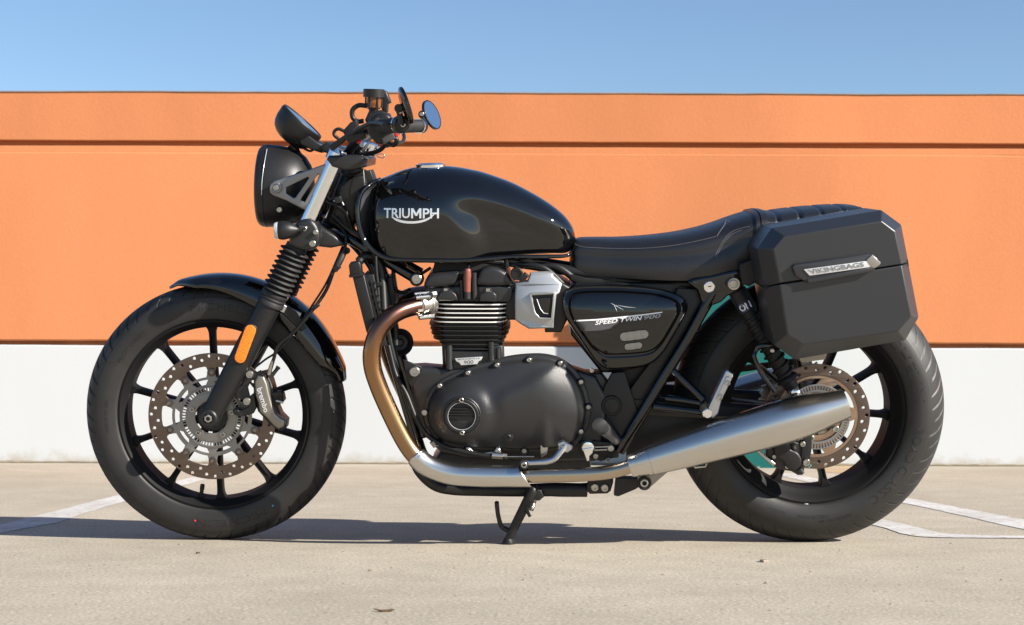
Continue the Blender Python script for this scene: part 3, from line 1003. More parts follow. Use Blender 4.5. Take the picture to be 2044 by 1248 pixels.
ring_plate('sensor_ring', RCN, RDW - 0.006, 0.003, circle(0, 0, 0.0785, 96), [circle(0, 0, 0.0600, 64)] + slot_ring(64, 0.0655, 0.0755, 0.0018), 'carrier_grey', rear_wheel, 0.0003)
for k in range(5):
    a = rad(72 * k + 40)
    bolt(rear_wheel, 0, 0, 0, 0.0075, loc=RCN + Vector((0.053 * math.cos(a), RDW - 0.006, 0.053 * math.sin(a))))
# sprocket and chain on the far side
def gear(a): return 0.105 + 0.004 * math.cos(a * 41)
ring_plate('sprocket', RCN, 0.085, 0.007, polar_ring(gear, 410), [circle(0, 0, 0.05, 40)] + [[(0.078 * math.cos(rad(72 * k) + t) , 0.078 * math.sin(rad(72 * k) + t)) for t in [0]] + circle(0.078 * math.cos(rad(72 * k)), 0.078 * math.sin(rad(72 * k)), 0.014, 16)[1:] for k in range(5)], 'steel', rear_wheel, 0.0005)
def chain(name, A, B, parent):
    v, f = [], []
    d = (B - A); nl = int(d.length / 0.0159); d.normalize(); n = Vector((-d.z, 0, d.x))
    for i in range(nl):
        for side in (-1, 1):
            w = side * (0.008 if i % 2 else 0.0055)
            c0 = A + d * (i * 0.0159) ; b = len(v)
            ring = []
            for k in range(10):
                a = 2 * PI * k / 10
                cx = 0.0159 * (1 if math.cos(a) > 0 else 0) + 0.0072 * math.cos(a)
                ring.append((cx, 0.0072 * math.sin(a)))
            for ww in (w - 0.001, w + 0.001):
                for (x, y) in ring: v.append(c0 + d * x + n * y + Vector((0, ww, 0)))
            f.append(tuple(b + k for k in range(10))); f.append(tuple(b + 19 - k for k in range(10)))
            for k in range(10):
                f.append((b + k, b + (k + 1) % 10, b + 10 + (k + 1) % 10, b + 10 + k))
        # roller
    tv, tf = tube_data([A + Vector((0, 0, 0)), A + d * (nl * 0.0159)], 0.0045, 8)
    b = len(v); v += tv; f += [tuple(q + b for q in t) for t in tf]
    return obj(name, v, f, 'chain_steel', parent, 40)
FSP = L(1225, 800, 0.085)
up = 0.105
chain('drive_chain', vec(FSP.x, 0.085, FSP.z + 0.035), vec(RCN.x, 0.085, RCN.z + 0.106), bike)
chain('drive_chain', vec(FSP.x, 0.085, FSP.z - 0.035), vec(RCN.x, 0.085, RCN.z - 0.106), bike)

# ------------------------------------------------------------------ front fork
FWN = -0.105
def both(fn):
    for s in (-1, 1): fn(s)
def mirror_pt(px, py, s, w=FWN):
    p = L(px, py, w); return vec(p.x, -w * (1 if s > 0 else -1) if s > 0 else w, p.z)
def fp(px, py, s):
    p = L(px, py, FWN); return vec(p.x, FWN * -s if s > 0 else FWN, p.z)
for s in (-1, 1):
    a, b = fp(604, 468, s), fp(667, 326, s)
    tube('fork_tube', [a, b], 0.0205, 'chrome', bike, 40, 0)
    # gaiter with folds
    A, B = fp(592, 494, s), fp(540, 606, s)
    ax = (B - A); ln = ax.length
    prof = [(-0.004, 0.0), (-0.004, 0.026)]
    nf = 9
    rr = []
    for i in range(nf):
        t0 = 0.005 + i * (ln - 0.034) / nf; dt = (ln - 0.034) / nf
        rm = 0.0345 + 0.0015 * (i / nf)
        if i == 0: rm = 0.036
        prof += [(t0, 0.0258), (t0 + dt * 0.20, 0.0275), (t0 + dt * 0.45, rm - 0.001), (t0 + dt * 0.58, rm), (t0 + dt * 0.70, rm - 0.001), (t0 + dt * 0.9, 0.0275)]
    prof += [(ln - 0.029, 0.030), (ln - 0.026, 0.0315), (ln - 0.018, 0.0318), (ln - 0.017, 0.0308), (ln - 0.0155, 0.0308), (ln - 0.0145, 0.0320), (ln - 0.010, 0.0320), (ln - 0.009, 0.0310), (ln - 0.0075, 0.0310), (ln - 0.0065, 0.0322), (ln + 0.004, 0.0322), (ln + 0.005, 0.0295), (ln + 0.005, 0)]
    lathe('fork_gaiter', A, ax, prof, 'rubber', bike, 48, sharp=60)
    # lower leg
    C = fp(541, 604, s); D = fp(420, 832, s)
    leg = tube('fork_lower', [C, C.lerp(D, 0.08), C.lerp(D, 0.45), C.lerp(D, 0.6), C.lerp(D, 0.92), C.lerp(D, 0.985), C.lerp(D, 1.035), C.lerp(D, 1.07), C.lerp(D, 1.085)],
               [0.0285, 0.0288, 0.0285, 0.0275, 0.0255, 0.0255, 0.0245, 0.0165, 0.003], 'satin_black', bike, 40, 4, sharp=60)
    if s < 0:
        lathe('axle_cap', D + Vector((0, -0.020, 0)), (0, -1, 0), [(-0.02, 0.023), (0.002, 0.0225), (0.007, 0.021), (0.0095, 0.018), (0.0095, 0.012), (0.006, 0.011), (0.006, 0.0)], 'satin_black', leg, 40)
        lathe('axle_nut', D + Vector((0, -0.0265, 0)), (0, -1, 0), [(-0.002, 0.0098), (0.004, 0.0098), (0.005, 0.0085), (0.005, 0.0055), (-0.001, 0.0053), (-0.001, 0)], 'bolt_steel', leg, 6, sharp=20)
    else:
        lathe('axle_cap', D + Vector((0, 0.02, 0)), (0, 1, 0), [(-0.02, 0.023), (0.008, 0.021), (0.008, 0)], 'satin_black', leg, 32)
FORK_L = None
# front axle
tube('front_axle', [fp(420, 832, -1), fp(420, 832, 1)], 0.012, 'steel', bike, 20, 0)
# amber reflector set in its black surround on the near leg
a, b = L(500, 660, FWN - 0.0275), L(480, 714, FWN - 0.027)
def capsule(a, b, r, w, n=10):
    A2 = Vector((a.x, a.z)); B2 = Vector((b.x, b.z)); d = (B2 - A2).normalized(); t0 = math.atan2(d.y, d.x)
    return [(B2.x + r * math.cos(t0 - PI / 2 + PI * k / n), B2.y + r * math.sin(t0 - PI / 2 + PI * k / n)) for k in range(n + 1)] + \
           [(A2.x + r * math.cos(t0 + PI / 2 + PI * k / n), A2.y + r * math.sin(t0 + PI / 2 + PI * k / n)) for k in range(n + 1)]
rs = plate('reflector_surround', capsule(a, b, 0.0165, 0), FWN - 0.0305, FWN - 0.014, 'satin_black', bike, px=False, bevel=0.002)
plate('reflector', capsule(a, b, 0.0132, 0), FWN - 0.0325, FWN - 0.026, 'reflector', rs, px=False, bevel=0.0012)

# yokes
low = plate('lower_yoke', [(578, 487), (585, 458), (598, 441), (622, 438), (636, 455), (640, 476), (630, 496), (606, 500)], -0.142, -0.070, 'cast_black', bike, bevel=0.010, smooth=4, wtrace=-0.13)
plate('yoke_bridge', [(600, 478), (612, 448), (640, 452), (668, 470), (690, 490), (660, 496), (625, 492)], -0.09, 0.145, 'cast_black', low, bevel=0.008, wtrace=-0.09)
bolt(low, 608, 457, -0.150, 5.0); bolt(low, 630, 464, -0.147, 5.0); bolt(low, 624, 486.5, -0.149, 6.5)
upy = plate('upper_yoke', [(653, 318), (658, 311), (690, 309), (722, 312), (734, 319), (733, 333), (714, 338), (690, 341), (664, 333)], -0.135, 0.115, 'cast_black', bike, bevel=0.007, wtrace=-0.12)
for s in (-1, 1):
    p = L(668, 322, FWN)
    lathe('fork_cap', vec(p.x, FWN * -s if s > 0 else FWN, p.z), L(667, 326, FWN) * 1 - L(604, 468, FWN), [(0, 0.024), (0.020, 0.024), (0.023, 0.021), (0.026, 0.019), (0.029, 0.018), (0.031, 0.012), (0.031, 0)], 'chrome', upy, 32)
lathe('steering_nut', L(715, 318, 0), L(668, 322, 0) - L(604, 468, 0), [(0, 0.02), (0.035, 0.02), (0.038, 0.016), (0.038, 0)], 'satin_black', upy, 6)
lathe('steering_head', L(688, 400, 0) , L(712, 330, 0) - L(664, 470, 0), [(-0.085, 0), (-0.085, 0.034), (-0.06, 0.034), (-0.055, 0.029), (0.055, 0.029), (0.06, 0.034), (0.085, 0.034), (0.085, 0)], 'satin_black', bike, 36)

# front mudguard
def mudguard():
    v, f = [], []
    a0, a1, n = 109.5, 14.5, 72
    m = 15
    for i in range(n + 1):
        t = i / n
        a = rad(a0 + (a1 - a0) * t)
        rmid = 0.3365 + 0.010 * math.sin(PI * min(1, t * 1.15))
        rmid += -0.007 * ss(0.06, 0.0, t) - 0.006 * ss(0.94, 1.0, t)
        hw = 0.071 * (0.06 + 0.94 * ss(-0.03, 0.16, t)) * (0.45 + 0.55 * ss(1.02, 0.86, t))
        skirt = 0.004 + 0.030 * ss(0.12, 0.46, t) * ss(1.02, 0.62, t) + 0.012 * ss(0.5, 0.8, t) * ss(1.0, 0.85, t)
        for k in range(m):
            u = -1 + 2 * k / (m - 1)
            b = u * PI / 2 * 1.0
            w = hw * math.copysign(abs(math.sin(b)) ** 0.75, u)
            dr = -(skirt + hw * 0.32) * (1 - abs(math.cos(b)) ** 0.85)
            r = rmid + dr
            v.append((FC.x + r * math.cos(a), w, FC.z + r * math.sin(a)))
    for i in range(n):
        for k in range(m - 1):
            f.append((i * m + k, i * m + k + 1, (i + 1) * m + k + 1, (i + 1) * m + k))
    o = obj('front_mudguard', v, f, 'gloss_black', bike, 70)
    md = o.modifiers.new('thickness', 'SOLIDIFY'); md.thickness = 0.003; md.offset = -1
    return o
mg = mudguard()
for s in (-1, 1):
    a, b = L(552, 610, -0.09), L(598, 632, -0.073)
    if s > 0: a.y, b.y = -a.y, -b.y
    beam('mudguard_bracket', a, b, 0.018, 0.006, 'aluminium', mg, 0.001)
bolt(mg, 571, 596, -0.088, 4.5); bolt(mg, 592, 634, -0.076, 4)
plate('mudguard_stay', [(566, 607), (590, 622), (612, 655), (602, 662), (578, 640), (560, 622)], -0.0865, -0.082, 'satin_black', mg, bevel=0.001)

# ------------------------------------------------------------------ front brake
cal = plate('brake_caliper', [(508, 762), (514, 752), (527, 752), (533, 766), (537, 785), (543, 808), (549, 826), (560, 835), (569, 840), (567, 852), (556, 857), (546, 850), (532, 834), (519, 823), (515, 803), (510, 790)],
            -0.118, -0.088, 'caliper_grey', bike, bevel=0.005, wtrace=-0.115)
plate('caliper_half', [(512, 748), (530, 744), (541, 762), (548, 786), (562, 790), (565, 804), (552, 812), (560, 830), (572, 842), (570, 857), (556, 861), (536, 846), (514, 822), (506, 790)],
      -0.090, -0.030, 'satin_black', cal, bevel=0.005, wtrace=-0.09)
ct = bvh(cal)
text_on('caliper_lettering', 'brembo', quad_map((512.5, 777), (527.5, 825), (522.5, 773), (537, 821), -0.118, None), 'letter_silver', cal, bold=0.02, ext=0.002)
tube('bleed_nipple', [(541, 752, -0.10), (551, 740, -0.10), (556, 733, -0.10)], [0.0055, 0.0045, 0.006], 'rubber', cal, 12, 4)
plate('caliper_bracket', [(488, 742), (494, 734), (512, 744), (520, 740), (524, 752), (514, 762), (508, 790), (512, 815), (506, 826), (490, 832), (474, 832), (470, 822), (484, 818), (496, 812), (486, 800), (470, 795), (466, 775), (482, 770)],
      -0.100, -0.086, 'cast_black', cal, bevel=0.003, holes=[[(500, 760), (506, 756), (506, 785), (498, 792), (494, 775)]], wtrace=-0.1)
bolt(cal, 499, 747.5, -0.104, 8, long=0.9); bolt(cal, 493.5, 801, -0.104, 8, long=0.9)
lathe('speed_sensor', L(472, 822, -0.098), (0, -1, 0), [(-0.02, 0.008), (0.004, 0.008), (0.006, 0.006), (0.006, 0)], 'plastic_black', cal, 20)
tube('brake_pad_pin', [(551, 800, -0.11), (566, 804, -0.11)], 0.003, 'bolt_steel', cal, 10, 0)
plate('caliper_fin', [(540, 786), (560, 781), (564, 790), (548, 800)], -0.10, -0.08, 'satin_black', cal, bevel=0.002, wtrace=-0.1)

# brake hose and sensor lead up to the headstock
tube('brake_hose', [(539, 742, -0.108), (547, 715, -0.115), (556, 690, -0.12), (590, 660, -0.125), (625, 618, -0.125), (652, 578, -0.115), (670, 530, -0.10), (688, 495, -0.08), (690, 470, -0.07), (680, 455, -0.06), (660, 440, -0.05)], 0.0042, 'hose', bike, 12)
tube('sensor_lead', [(508, 735, -0.10), (530, 718, -0.10), (553, 702, -0.11), (588, 664, -0.12), (618, 618, -0.12), (650, 568, -0.11), (672, 520, -0.09), (684, 492, -0.07)], 0.0026, 'hose', bike, 10)
tube('hose_end', [(537, 748, -0.108), (540, 735, -0.110), (545, 720, -0.114)], [0.0055, 0.005, 0.004], 'steel', bike, 12, 4)
plate('hose_clip', [(623, 612), (633, 605), (638, 612), (628, 620)], -0.131, -0.115, 'plastic_black', bike, bevel=0.001)
plate('hose_clip', [(664, 536), (672, 528), (680, 536), (670, 545)], -0.112, -0.09, 'plastic_black', bike, bevel=0.001)
tube('hose_boot', [(668, 540, -0.102), (679, 520, -0.095), (686, 506, -0.085)], [0.0075, 0.008, 0.007], 'rubber', bike, 12, 4)
bolt(bike, 692, 501, -0.075, 7, 'satin_black')

# ------------------------------------------------------------------ headlight
HC = L(518, 371, 0)
hax = Vector((1, 0, -0.03)).normalized()
S_ = K(0, HC.z)
prof = [(0.004, 0), (0.003, 0.050), (0.002, 0.080), (0.000, 0.086), (0.001, 0.091), (0.006, 0.0965), (0.012, 0.0990), (0.022, 0.1000), (0.0225, 0.0985), (0.0240, 0.0985), (0.0245, 0.0995),
        (0.050, 0.0980), (0.074, 0.0935), (0.095, 0.085), (0.111, 0.072), (0.123, 0.054), (0.130, 0.030), (0.132, 0)]
hl = lathe('headlight', HC, hax, prof, 'satin_black', bike, 96, sharp=35)
lathe('headlight_lens', HC, hax, [(-0.004, 0), (-0.0034, 0.03), (-0.002, 0.056), (-0.0004, 0.076), (0.0016, 0.0845)], 'lens', hl, 64)
bolt(hl, 558, 419, -0.088, 5.5)
tube('headlight_stalk', [(588, 300, 0), (592, 318, 0), (604, 345, 0)], [0.012, 0.013, 0.016], 'satin_black', hl, 16, 4)
tube('headlight_trim', [L(533, 298, -0.055), L(527, 330, -0.088), L(523, 362, -0.0995), L(522, 390, -0.099)], 0.0008, 'letter_silver', hl, 8, 6)
for s in (-1, 1):
    w0 = -0.118
    pts = [(538, 378), (540, 368), (547, 362), (580, 351), (620, 338), (648, 328), (654, 331), (651, 342), (640, 362), (628, 388), (618, 412), (611, 420), (604, 418), (572, 401), (544, 390), (539, 385)]
    h1 = [(571, 375), (614, 354), (617, 356), (590, 394), (586, 396), (571, 386)]
    h2 = [(635, 348), (638, 350), (608, 404), (600, 400), (603, 394)]
    def shift(ring):
        return [(L(p[0], p[1], w0).x, L(p[0], p[1], w0).z) for p in ring]
    wa, wb = (-0.119, -0.108) if s < 0 else (0.108, 0.119)
    br = plate('headlight_bracket', shift(pts), wa, wb, 'aluminium_paint', bike, holes=[shift(h1), shift(h2)], bevel=0.003, px=False)
    if s < 0:
        lathe('bracket_boss', L(551.5, 375, w0 - 0.003), (0, -1, 0), [(-0.05, 0.0135), (0.006, 0.0135), (0.008, 0.012), (0.008, 0.0095), (0.005, 0.009), (0.005, 0)], 'aluminium_paint', br, 32)
        bolt(br, 551.5, 375, w0 - 0.010, 5.5)
    a = L(645, 350, w0); a.y = (w0 + 0.02) * (-s if s > 0 else 1); 
# turn signal
TS = L(557, 460.5, -0.17)
tax = Vector((1, 0, 0.035))
ts = lathe('turn_signal', TS, tax, [(-0.001, 0.0), (-0.001, 0.0205), (0.006, 0.0222), (0.013, 0.0220), (0.022, 0.0200), (0.030, 0.0165), (0.037, 0.0115), (0.042, 0.0075), (0.047, 0.0055), (0.052, 0.0055), (0.052, 0)], 'satin_black', bike, 40)
lathe('signal_lens', TS, tax, [(-0.0122, 0), (-0.0120, 0.010), (-0.0100, 0.0175), (-0.0060, 0.0195), (-0.0008, 0.0202)], 'lens', ts, 40)
tube('signal_stalk', [L(594, 456, -0.17), L(602, 456, -0.155), L(612, 456, -0.12)], 0.0065, 'satin_black', ts, 14, 4)
TS2 = vec(TS.x, 0.17, TS.z)
ts2 = lathe('turn_signal', TS2, tax, [(-0.001, 0.0), (-0.001, 0.0205), (0.006, 0.0222), (0.013, 0.0220), (0.022, 0.0200), (0.030, 0.0165), (0.037, 0.0115), (0.042, 0.0075), (0.047, 0.0055), (0.052, 0.0055), (0.052, 0)], 'satin_black', bike, 32)
lathe('signal_lens', TS2, tax, [(-0.0122, 0), (-0.0120, 0.010), (-0.0100, 0.0175), (-0.0060, 0.0195), (-0.0008, 0.0202)], 'lens', ts2, 32)
tube('signal_stalk', [TS2 + Vector((0.048, 0, 0.001)), TS2 + Vector((0.062, -0.06, 0.001))], 0.0065, 'satin_black', ts2, 14, 0)

# ------------------------------------------------------------------ instrument
A, B = L(567.5, 209, 0), L(641, 275, 0)
ic = (A + B) / 2
iax = Vector(((B - A).z, 0, -(B - A).x)).normalized()      # face normal, up and back
if iax.z < 0: iax = -iax
ir = (B - A).length / 2
ins = lathe('speedometer', ic, iax, [(-0.0010, 0), (-0.0010, ir - 0.007), (0.0015, ir - 0.006), (0.0020, ir - 0.002), (0.0, ir), (-0.006, ir + 0.0012), (-0.010, ir + 0.0005), (-0.026, ir - 0.0015), (-0.040, ir - 0.006), (-0.050, ir - 0.013), (-0.058, ir - 0.025), (-0.062, ir - 0.038), (-0.063, 0)], 'satin_black', bike, 64)
lathe('dial_glass', ic, iax, [(0.0002, 0), (0.0002, ir - 0.0075)], 'mirror_glass', ins, 64)
plate('instrument_bracket', [(592, 268), (604, 262), (632, 284), (648, 292), (640, 306), (622, 300), (600, 290)], -0.045, 0.045, 'satin_black', ins, bevel=0.004, wtrace=-0.05)
tube('instrument_stay', [(580, 290, 0), (588, 300, 0), (600, 322, 0), (606, 345, 0)], [0.014, 0.011, 0.010, 0.012], 'satin_black', ins, 14, 4)
tube('instrument_lead', [(605, 296, -0.02), (620, 302, -0.03), (630, 292, -0.03), (622, 286, -0.02)], 0.003, 'hose', ins, 10)

# ------------------------------------------------------------------ handlebar
def mir(v): return Vector((v.x, -v.y, v.z))
hb = [L(700, 304, 0), L(698, 302, -0.045), L(706, 288, -0.09), L(728, 262, -0.15), L(745, 254, -0.20), L(764, 252, -0.245), L(803, 249.5, -0.365)]
path = [mir(q) for q in hb[::-1]] + hb[1:]
bar = tube('handlebar', path, 0.0112, 'satin_black', bike, 20, 6)
for s in (-1, 1):
    a, b = hb[5], hb[6]
    if s > 0: a, b = mir(a), mir(b)
    d = b - a; ln = d.length
    prof = [(-0.012, 0.0), (-0.012, 0.019), (-0.008, 0.0215), (-0.004, 0.0215), (-0.002, 0.0175)]
    nr = 16
    for i in range(nr):
        t = ln * i / nr
        prof += [(t, 0.0158), (t + ln / nr * 0.3, 0.0170), (t + ln / nr * 0.7, 0.0170), (t + ln / nr * 0.95, 0.0158)]
    prof += [(ln - 0.003, 0.0165), (ln, 0.0155), (ln, 0)]
    lathe('grip', a, d, prof, 'rubber', bar, 32, sharp=50)
    lathe('bar_end_clamp', b - d.normalized() * 0.010, d, [(-0.003, 0.0), (-0.003, 0.0185), (0.0, 0.0195), (0.012, 0.0195), (0.015, 0.0175), (0.016, 0.0)], 'satin_black', bar, 32)
    lathe('bar_end_ring', b - d.normalized() * 0.016, d, [(-0.003, 0.0165), (-0.003, 0.0205), (0.002, 0.0205), (0.002, 0.0165)], 'chrome', bar, 32)
# near bar end: cap facing the lens
nb = hb[6] + (hb[6] - hb[5]).normalized() * 0.006
lathe('bar_end_cap', nb, (0, -1, 0), [(-0.008, 0.0), (-0.008, 0.0150), (0.006, 0.0150), (0.008, 0.0135), (0.008, 0.0075), (0.0062, 0.007), (0.0062, 0)], 'plastic_black', bar, 32)
bolt(bar, 0, 0, 0, 0.0055, loc=nb + Vector((0, -0.007, 0)))
# near mirror: we see its domed back
mc = L(811, 211, -0.40)
mn = Vector((-0.93, -0.17, -0.30)).normalized()
mr_ = 0.0415
mir1 = lathe('bar_end_mirror', mc, mn, [(-0.0035, 0.0), (-0.0035, mr_ - 0.002), (-0.002, mr_), (0.003, mr_), (0.006, mr_ - 0.003), (0.0085, mr_ * 0.72), (0.0100, mr_ * 0.4), (0.0105, 0)], 'gloss_black', bike, 48)
lathe('mirror_pane', mc, mn, [(-0.0038, 0), (-0.0038, mr_ - 0.003)], 'mirror_glass', mir1, 48)
beam('mirror_arm', L(803, 249, -0.392), L(795, 216, -0.392), 0.013, 0.012, 'plastic_black', mir1, 0.003)
lathe('mirror_joint', L(796, 217, -0.400), (0, -1, 0), [(-0.012, 0.0095), (0.006, 0.0095), (0.008, 0.008), (0.008, 0)], 'plastic_black', mir1, 24)
bolt(mir1, 799, 224, -0.402, 3.5)
# far mirror: glass towards us
mc2 = L(861.5, 230, 0.41)
mn2 = Vector((0.85, -0.40, 0.36)).normalized()
mir2 = lathe('bar_end_mirror', mc2, mn2, [(-0.0100, 0.0), (-0.0095, mr_ * 0.4), (-0.006, mr_ * 0.8), (-0.003, mr_), (0.002, mr_), (0.0032, mr_ - 0.0015), (0.0030, mr_ - 0.0035)], 'gloss_black', bike, 48)
lathe('mirror_pane', mc2, mn2, [(0.0026, 0), (0.0026, mr_ - 0.003)], 'mirror_glass', mir2, 48)
fb = mir(hb[6])
beam('mirror_arm', fb + Vector((0.004, 0, 0)), L(845, 229, 0.385), 0.014, 0.012, 'plastic_black', mir2, 0.003)
lathe('mirror_joint', L(843, 229, 0.383), (0, -1, 0), [(-0.01, 0.0105), (0.007, 0.0105), (0.008, 0.009), (0.008, 0)], 'plastic_black', mir2, 24)
bolt(mir2, 842, 228.5, 0.372, 4.5)
beam('mirror_neck', L(846, 226, 0.385), L(853, 230, 0.405), 0.012, 0.010, 'plastic_black', mir2, 0.002)

# switchgear, levers, reservoir
sw = plate('switch_housing', [(733, 262), (736, 243), (748, 229), (764, 226), (778, 231), (783, 246), (782, 264), (774, 276), (760, 289), (744, 280)], -0.245, -0.195, 'plastic_black', bar, bevel=0.008, smooth=2, wtrace=-0.24)
plate('switch_button', [(762, 276), (786, 265), (790, 277), (766, 289)], -0.262, -0.225, 'switch_grey', sw, bevel=0.003, wtrace=-0.25)
plate('switch_button', [(786, 265), (794, 264), (795, 272), (790, 274)], -0.26, -0.235, 'red_plastic', sw, bevel=0.002, wtrace=-0.25)
plate('lever_clamp', [(692, 272), (722, 262), (732, 265), (731, 276), (700, 286), (693, 283)], -0.185, -0.140, 'plastic_black', bar, bevel=0.003, wtrace=-0.17)
plate('safety_switch', [(700, 268), (712, 261), (714, 267), (703, 273)], -0.172, -0.15, 'red_plastic', bar, bevel=0.002, wtrace=-0.16)
plate('safety_switch', [(712, 283), (720, 279), (723, 284), (714, 288)], -0.172, -0.15, 'red_plastic', bar, bevel=0.002, wtrace=-0.16)
tube('clutch_lever', [L(662, 296, -0.15), L(690, 275, -0.17), L(716, 258, -0.2), L(740, 247, -0.25), L(757, 247, -0.31), L(768, 250, -0.36)], [0.0075, 0.0065, 0.0055, 0.0048, 0.0045, 0.006], 'satin_black', bar, 14, 6)
res_c = L(746, 200, 0.205)
rs_ = lathe('brake_reservoir', res_c, Vector((0.03, 0, 1)), [(-0.022, 0), (-0.022, 0.015), (-0.019, 0.0185), (0.006, 0.0205), (0.007, 0.0205), (0.007, 0)], 'amber', bar, 40)
lathe('reservoir_cap', res_c, Vector((0.03, 0, 1)), [(0.0065, 0.0), (0.0065, 0.0270), (0.0255, 0.0270), (0.0270, 0.0255), (0.0270, 0)], 'satin_black', rs_, 40)
lathe('reservoir_base', res_c, Vector((0.03, 0, 1)), [(-0.040, 0), (-0.040, 0.011), (-0.024, 0.012), (-0.0225, 0.0165), (-0.021, 0.0165), (-0.021, 0)], 'satin_black', rs_, 32)
for a in (0, 1.05, 2.1, 3.15, 4.2, 5.25):
    p = res_c + Vector((math.cos(a) * 0.0195, math.sin(a) * 0.0195, 0))
    beam('reservoir_rib', p + Vector((0, 0, -0.02)), p + Vector((0, 0, 0.007)), 0.006, 0.004, 'satin_black', rs_, 0.001)
tube('reservoir_hose', [(732, 212, 0.20), (716, 211, 0.20), (704, 220, 0.20), (704, 235, 0.20), (714, 243, 0.20), (726, 242, 0.20)], 0.0062, 'hose', bar, 14)
plate('brake_lever', [(748, 196), (756, 185), (766, 180), (772, 183), (780, 205), (774, 208), (773, 224), (764, 226), (760, 212), (754, 203)], 0.21, 0.25, 'satin_black', bar, bevel=0.005, wtrace=0.21)
plate('master_cylinder', [(728, 240), (735, 224), (760, 220), (778, 228), (780, 242), (760, 250), (735, 256)], 0.17, 0.215, 'satin_black', bar, bevel=0.006, wtrace=0.17)
tube('clutch_cable', [(722, 290, -0.13), (716, 302, -0.10), (735, 307, -0.10), (757, 301, -0.13), (772, 288, -0.18), (786, 290, -0.20), (792, 282, -0.22), (788, 272, -0.22)], 0.0055, 'hose', bar, 14)
tube('throttle_cable', [(772, 292, -0.10), (790, 287, -0.05), (804, 283, 0.06), (806, 270, 0.16), (796, 258, 0.22)], 0.0045, 'hose', bar, 12)
plate('bar_clamp', [(640, 292), (652, 284), (668, 292), (684, 300), (676, 312), (655, 308), (642, 302)], -0.06, 0.06, 'satin_black', bar, bevel=0.005, wtrace=-0.06)
plate('cable_bracket', [(684, 263), (700, 245), (712, 240), (714, 252), (700, 262), (690, 272)], 0.02, 0.07, 'plastic_black', bar, bevel=0.002, wtrace=0.03)
tube('cable_loop', [(676, 278, 0.0), (667, 270, 0.0), (668, 262, 0.0), (676, 258, 0.0), (686, 262, 0.0)], 0.004, 'hose', bar, 12)
ign = lathe('ignition_switch', L(738, 291, -0.03), Vector((0.35, 0, 1)), [(-0.022, 0), (-0.022, 0.020), (-0.004, 0.0215), (0.004, 0.0215), (0.008, 0.018), (0.010, 0.009), (0.010, 0)], 'chrome', bike, 40)
tube('key_ring', [(722, 312, -0.05), (740, 314, -0.05), (758, 308, -0.05), (767, 310, -0.05), (764, 316, -0.05), (752, 313, -0.05)], 0.0011, 'steel', ign, 8)
tube('key_wire', [(723, 310, -0.06), (725, 335, -0.065), (727, 360, -0.07), (727, 374, -0.07)], 0.0011, 'steel', ign, 8)

# ------------------------------------------------------------------ fuel tank
TOPPX = [(738, 372), (749, 363), (765, 355), (781, 348.5), (800, 341), (825, 334.5), (845, 332), (868, 331), (890, 331.5), (915, 334), (940, 338.5), (966, 344.5), (1016, 362), (1050, 378.5), (1084, 398), (1108, 414.5), (1127, 431), (1140, 448), (1146, 462), (1149, 476)]
BOTPX = [(738, 470), (749, 492), (765, 506), (781, 512), (800, 515), (825, 516), (868, 517), (915, 517), (966, 514), (1016, 511), (1084, 509), (1108, 508), (1127, 507), (1140, 503), (1146, 496), (1149, 486)]
def resample(tab, xs):
    q = cr(tab, 12)
    return [lerp_tab(q, x) for x in xs]
def tank_mesh():
    xs = []
    N = 110
    for i in range(N + 1):
        t = i / N
        t = 0.5 - 0.5 * math.cos(PI * t) if False else t
        xs.append(738 + (1149 - 738) * t)
    # denser ends
    xs = [738 + 411 * (0.5 - 0.5 * math.cos(PI * (i / N))) * 0.55 + 411 * (i / N) * 0.45 for i in range(N + 1)]
    tops, bots = resample(TOPPX, xs), resample(BOTPX, xs)
    widths = [(738, 0.060), (744, 0.086), (752, 0.102), (765, 0.116), (790, 0.129), (830, 0.138), (880, 0.1405), (930, 0.136), (980, 0.126), (1030, 0.113), (1080, 0.098), (1115, 0.083), (1135, 0.066), (1145, 0.046), (1149, 0.020)]
    wq = cr(widths, 8)
    M2 = 40
    v, f = [], []
    for x, yt, yb in zip(xs, tops, bots):
        pt, pb = L(x, yt, 0), L(x, yb, -0.10)
        zt, zb = pt.z, pb.z
        W = lerp_tab(wq, x)
        h = zt - zb
        zw_ = zb + h * 0.36
        ring = []
        for k in range(M2 + 1):
            u = k / M2
            if u < 0.25:                       # lower flank, from seam up to the widest line
                t = u / 0.25
                z = zb + (zw_ - zb) * t
                w = W * (0.90 + 0.10 * math.sin(t * PI / 2))
            else:
                t = (u - 0.25) / 0.75 * PI / 2
                e = 0.86
                z = zw_ + (zt - zw_) * max(0.0, math.sin(t)) ** e
                w = W * max(0.0, math.cos(t)) ** 0.80
            # knee recess
            wp = -w
            p = Vector((pt.x, wp, z))
            py_guess = yb + (yt - yb) * (z - zb) / max(h, 1e-4)
            up_edge = 402 + 60 * ss(940, 1150, x)
            lx = 886 + 46 * ss(398, 500, py_guess)
            dent = ss(lx, lx + 58, x) * ss(up_edge - 20, up_edge + 28, py_guess)
            w = w - 0.0155 * dent * min(1, w / 0.05)
            ring.append((w, z))
        left = [(pt.x, -w, z) for w, z in ring]
        right = [(pt.x, w, z) for w, z in ring[::-1][1:]]
        v += left + right
    R = 2 * M2 + 1
    for i in range(N):
        for k in range(R - 1):
            f.append((i * R + k, i * R + k + 1, (i + 1) * R + k + 1, (i + 1) * R + k))
        f.append((i * R + R - 1, i * R, (i + 1) * R, (i + 1) * R + R - 1))
    f.append(tuple(range(R))); f.append(tuple(N * R + k for k in range(R)))
    return obj('fuel_tank', v, f, 'gloss_black', bike, 60)
tank = tank_mesh()
tt = bvh(tank)
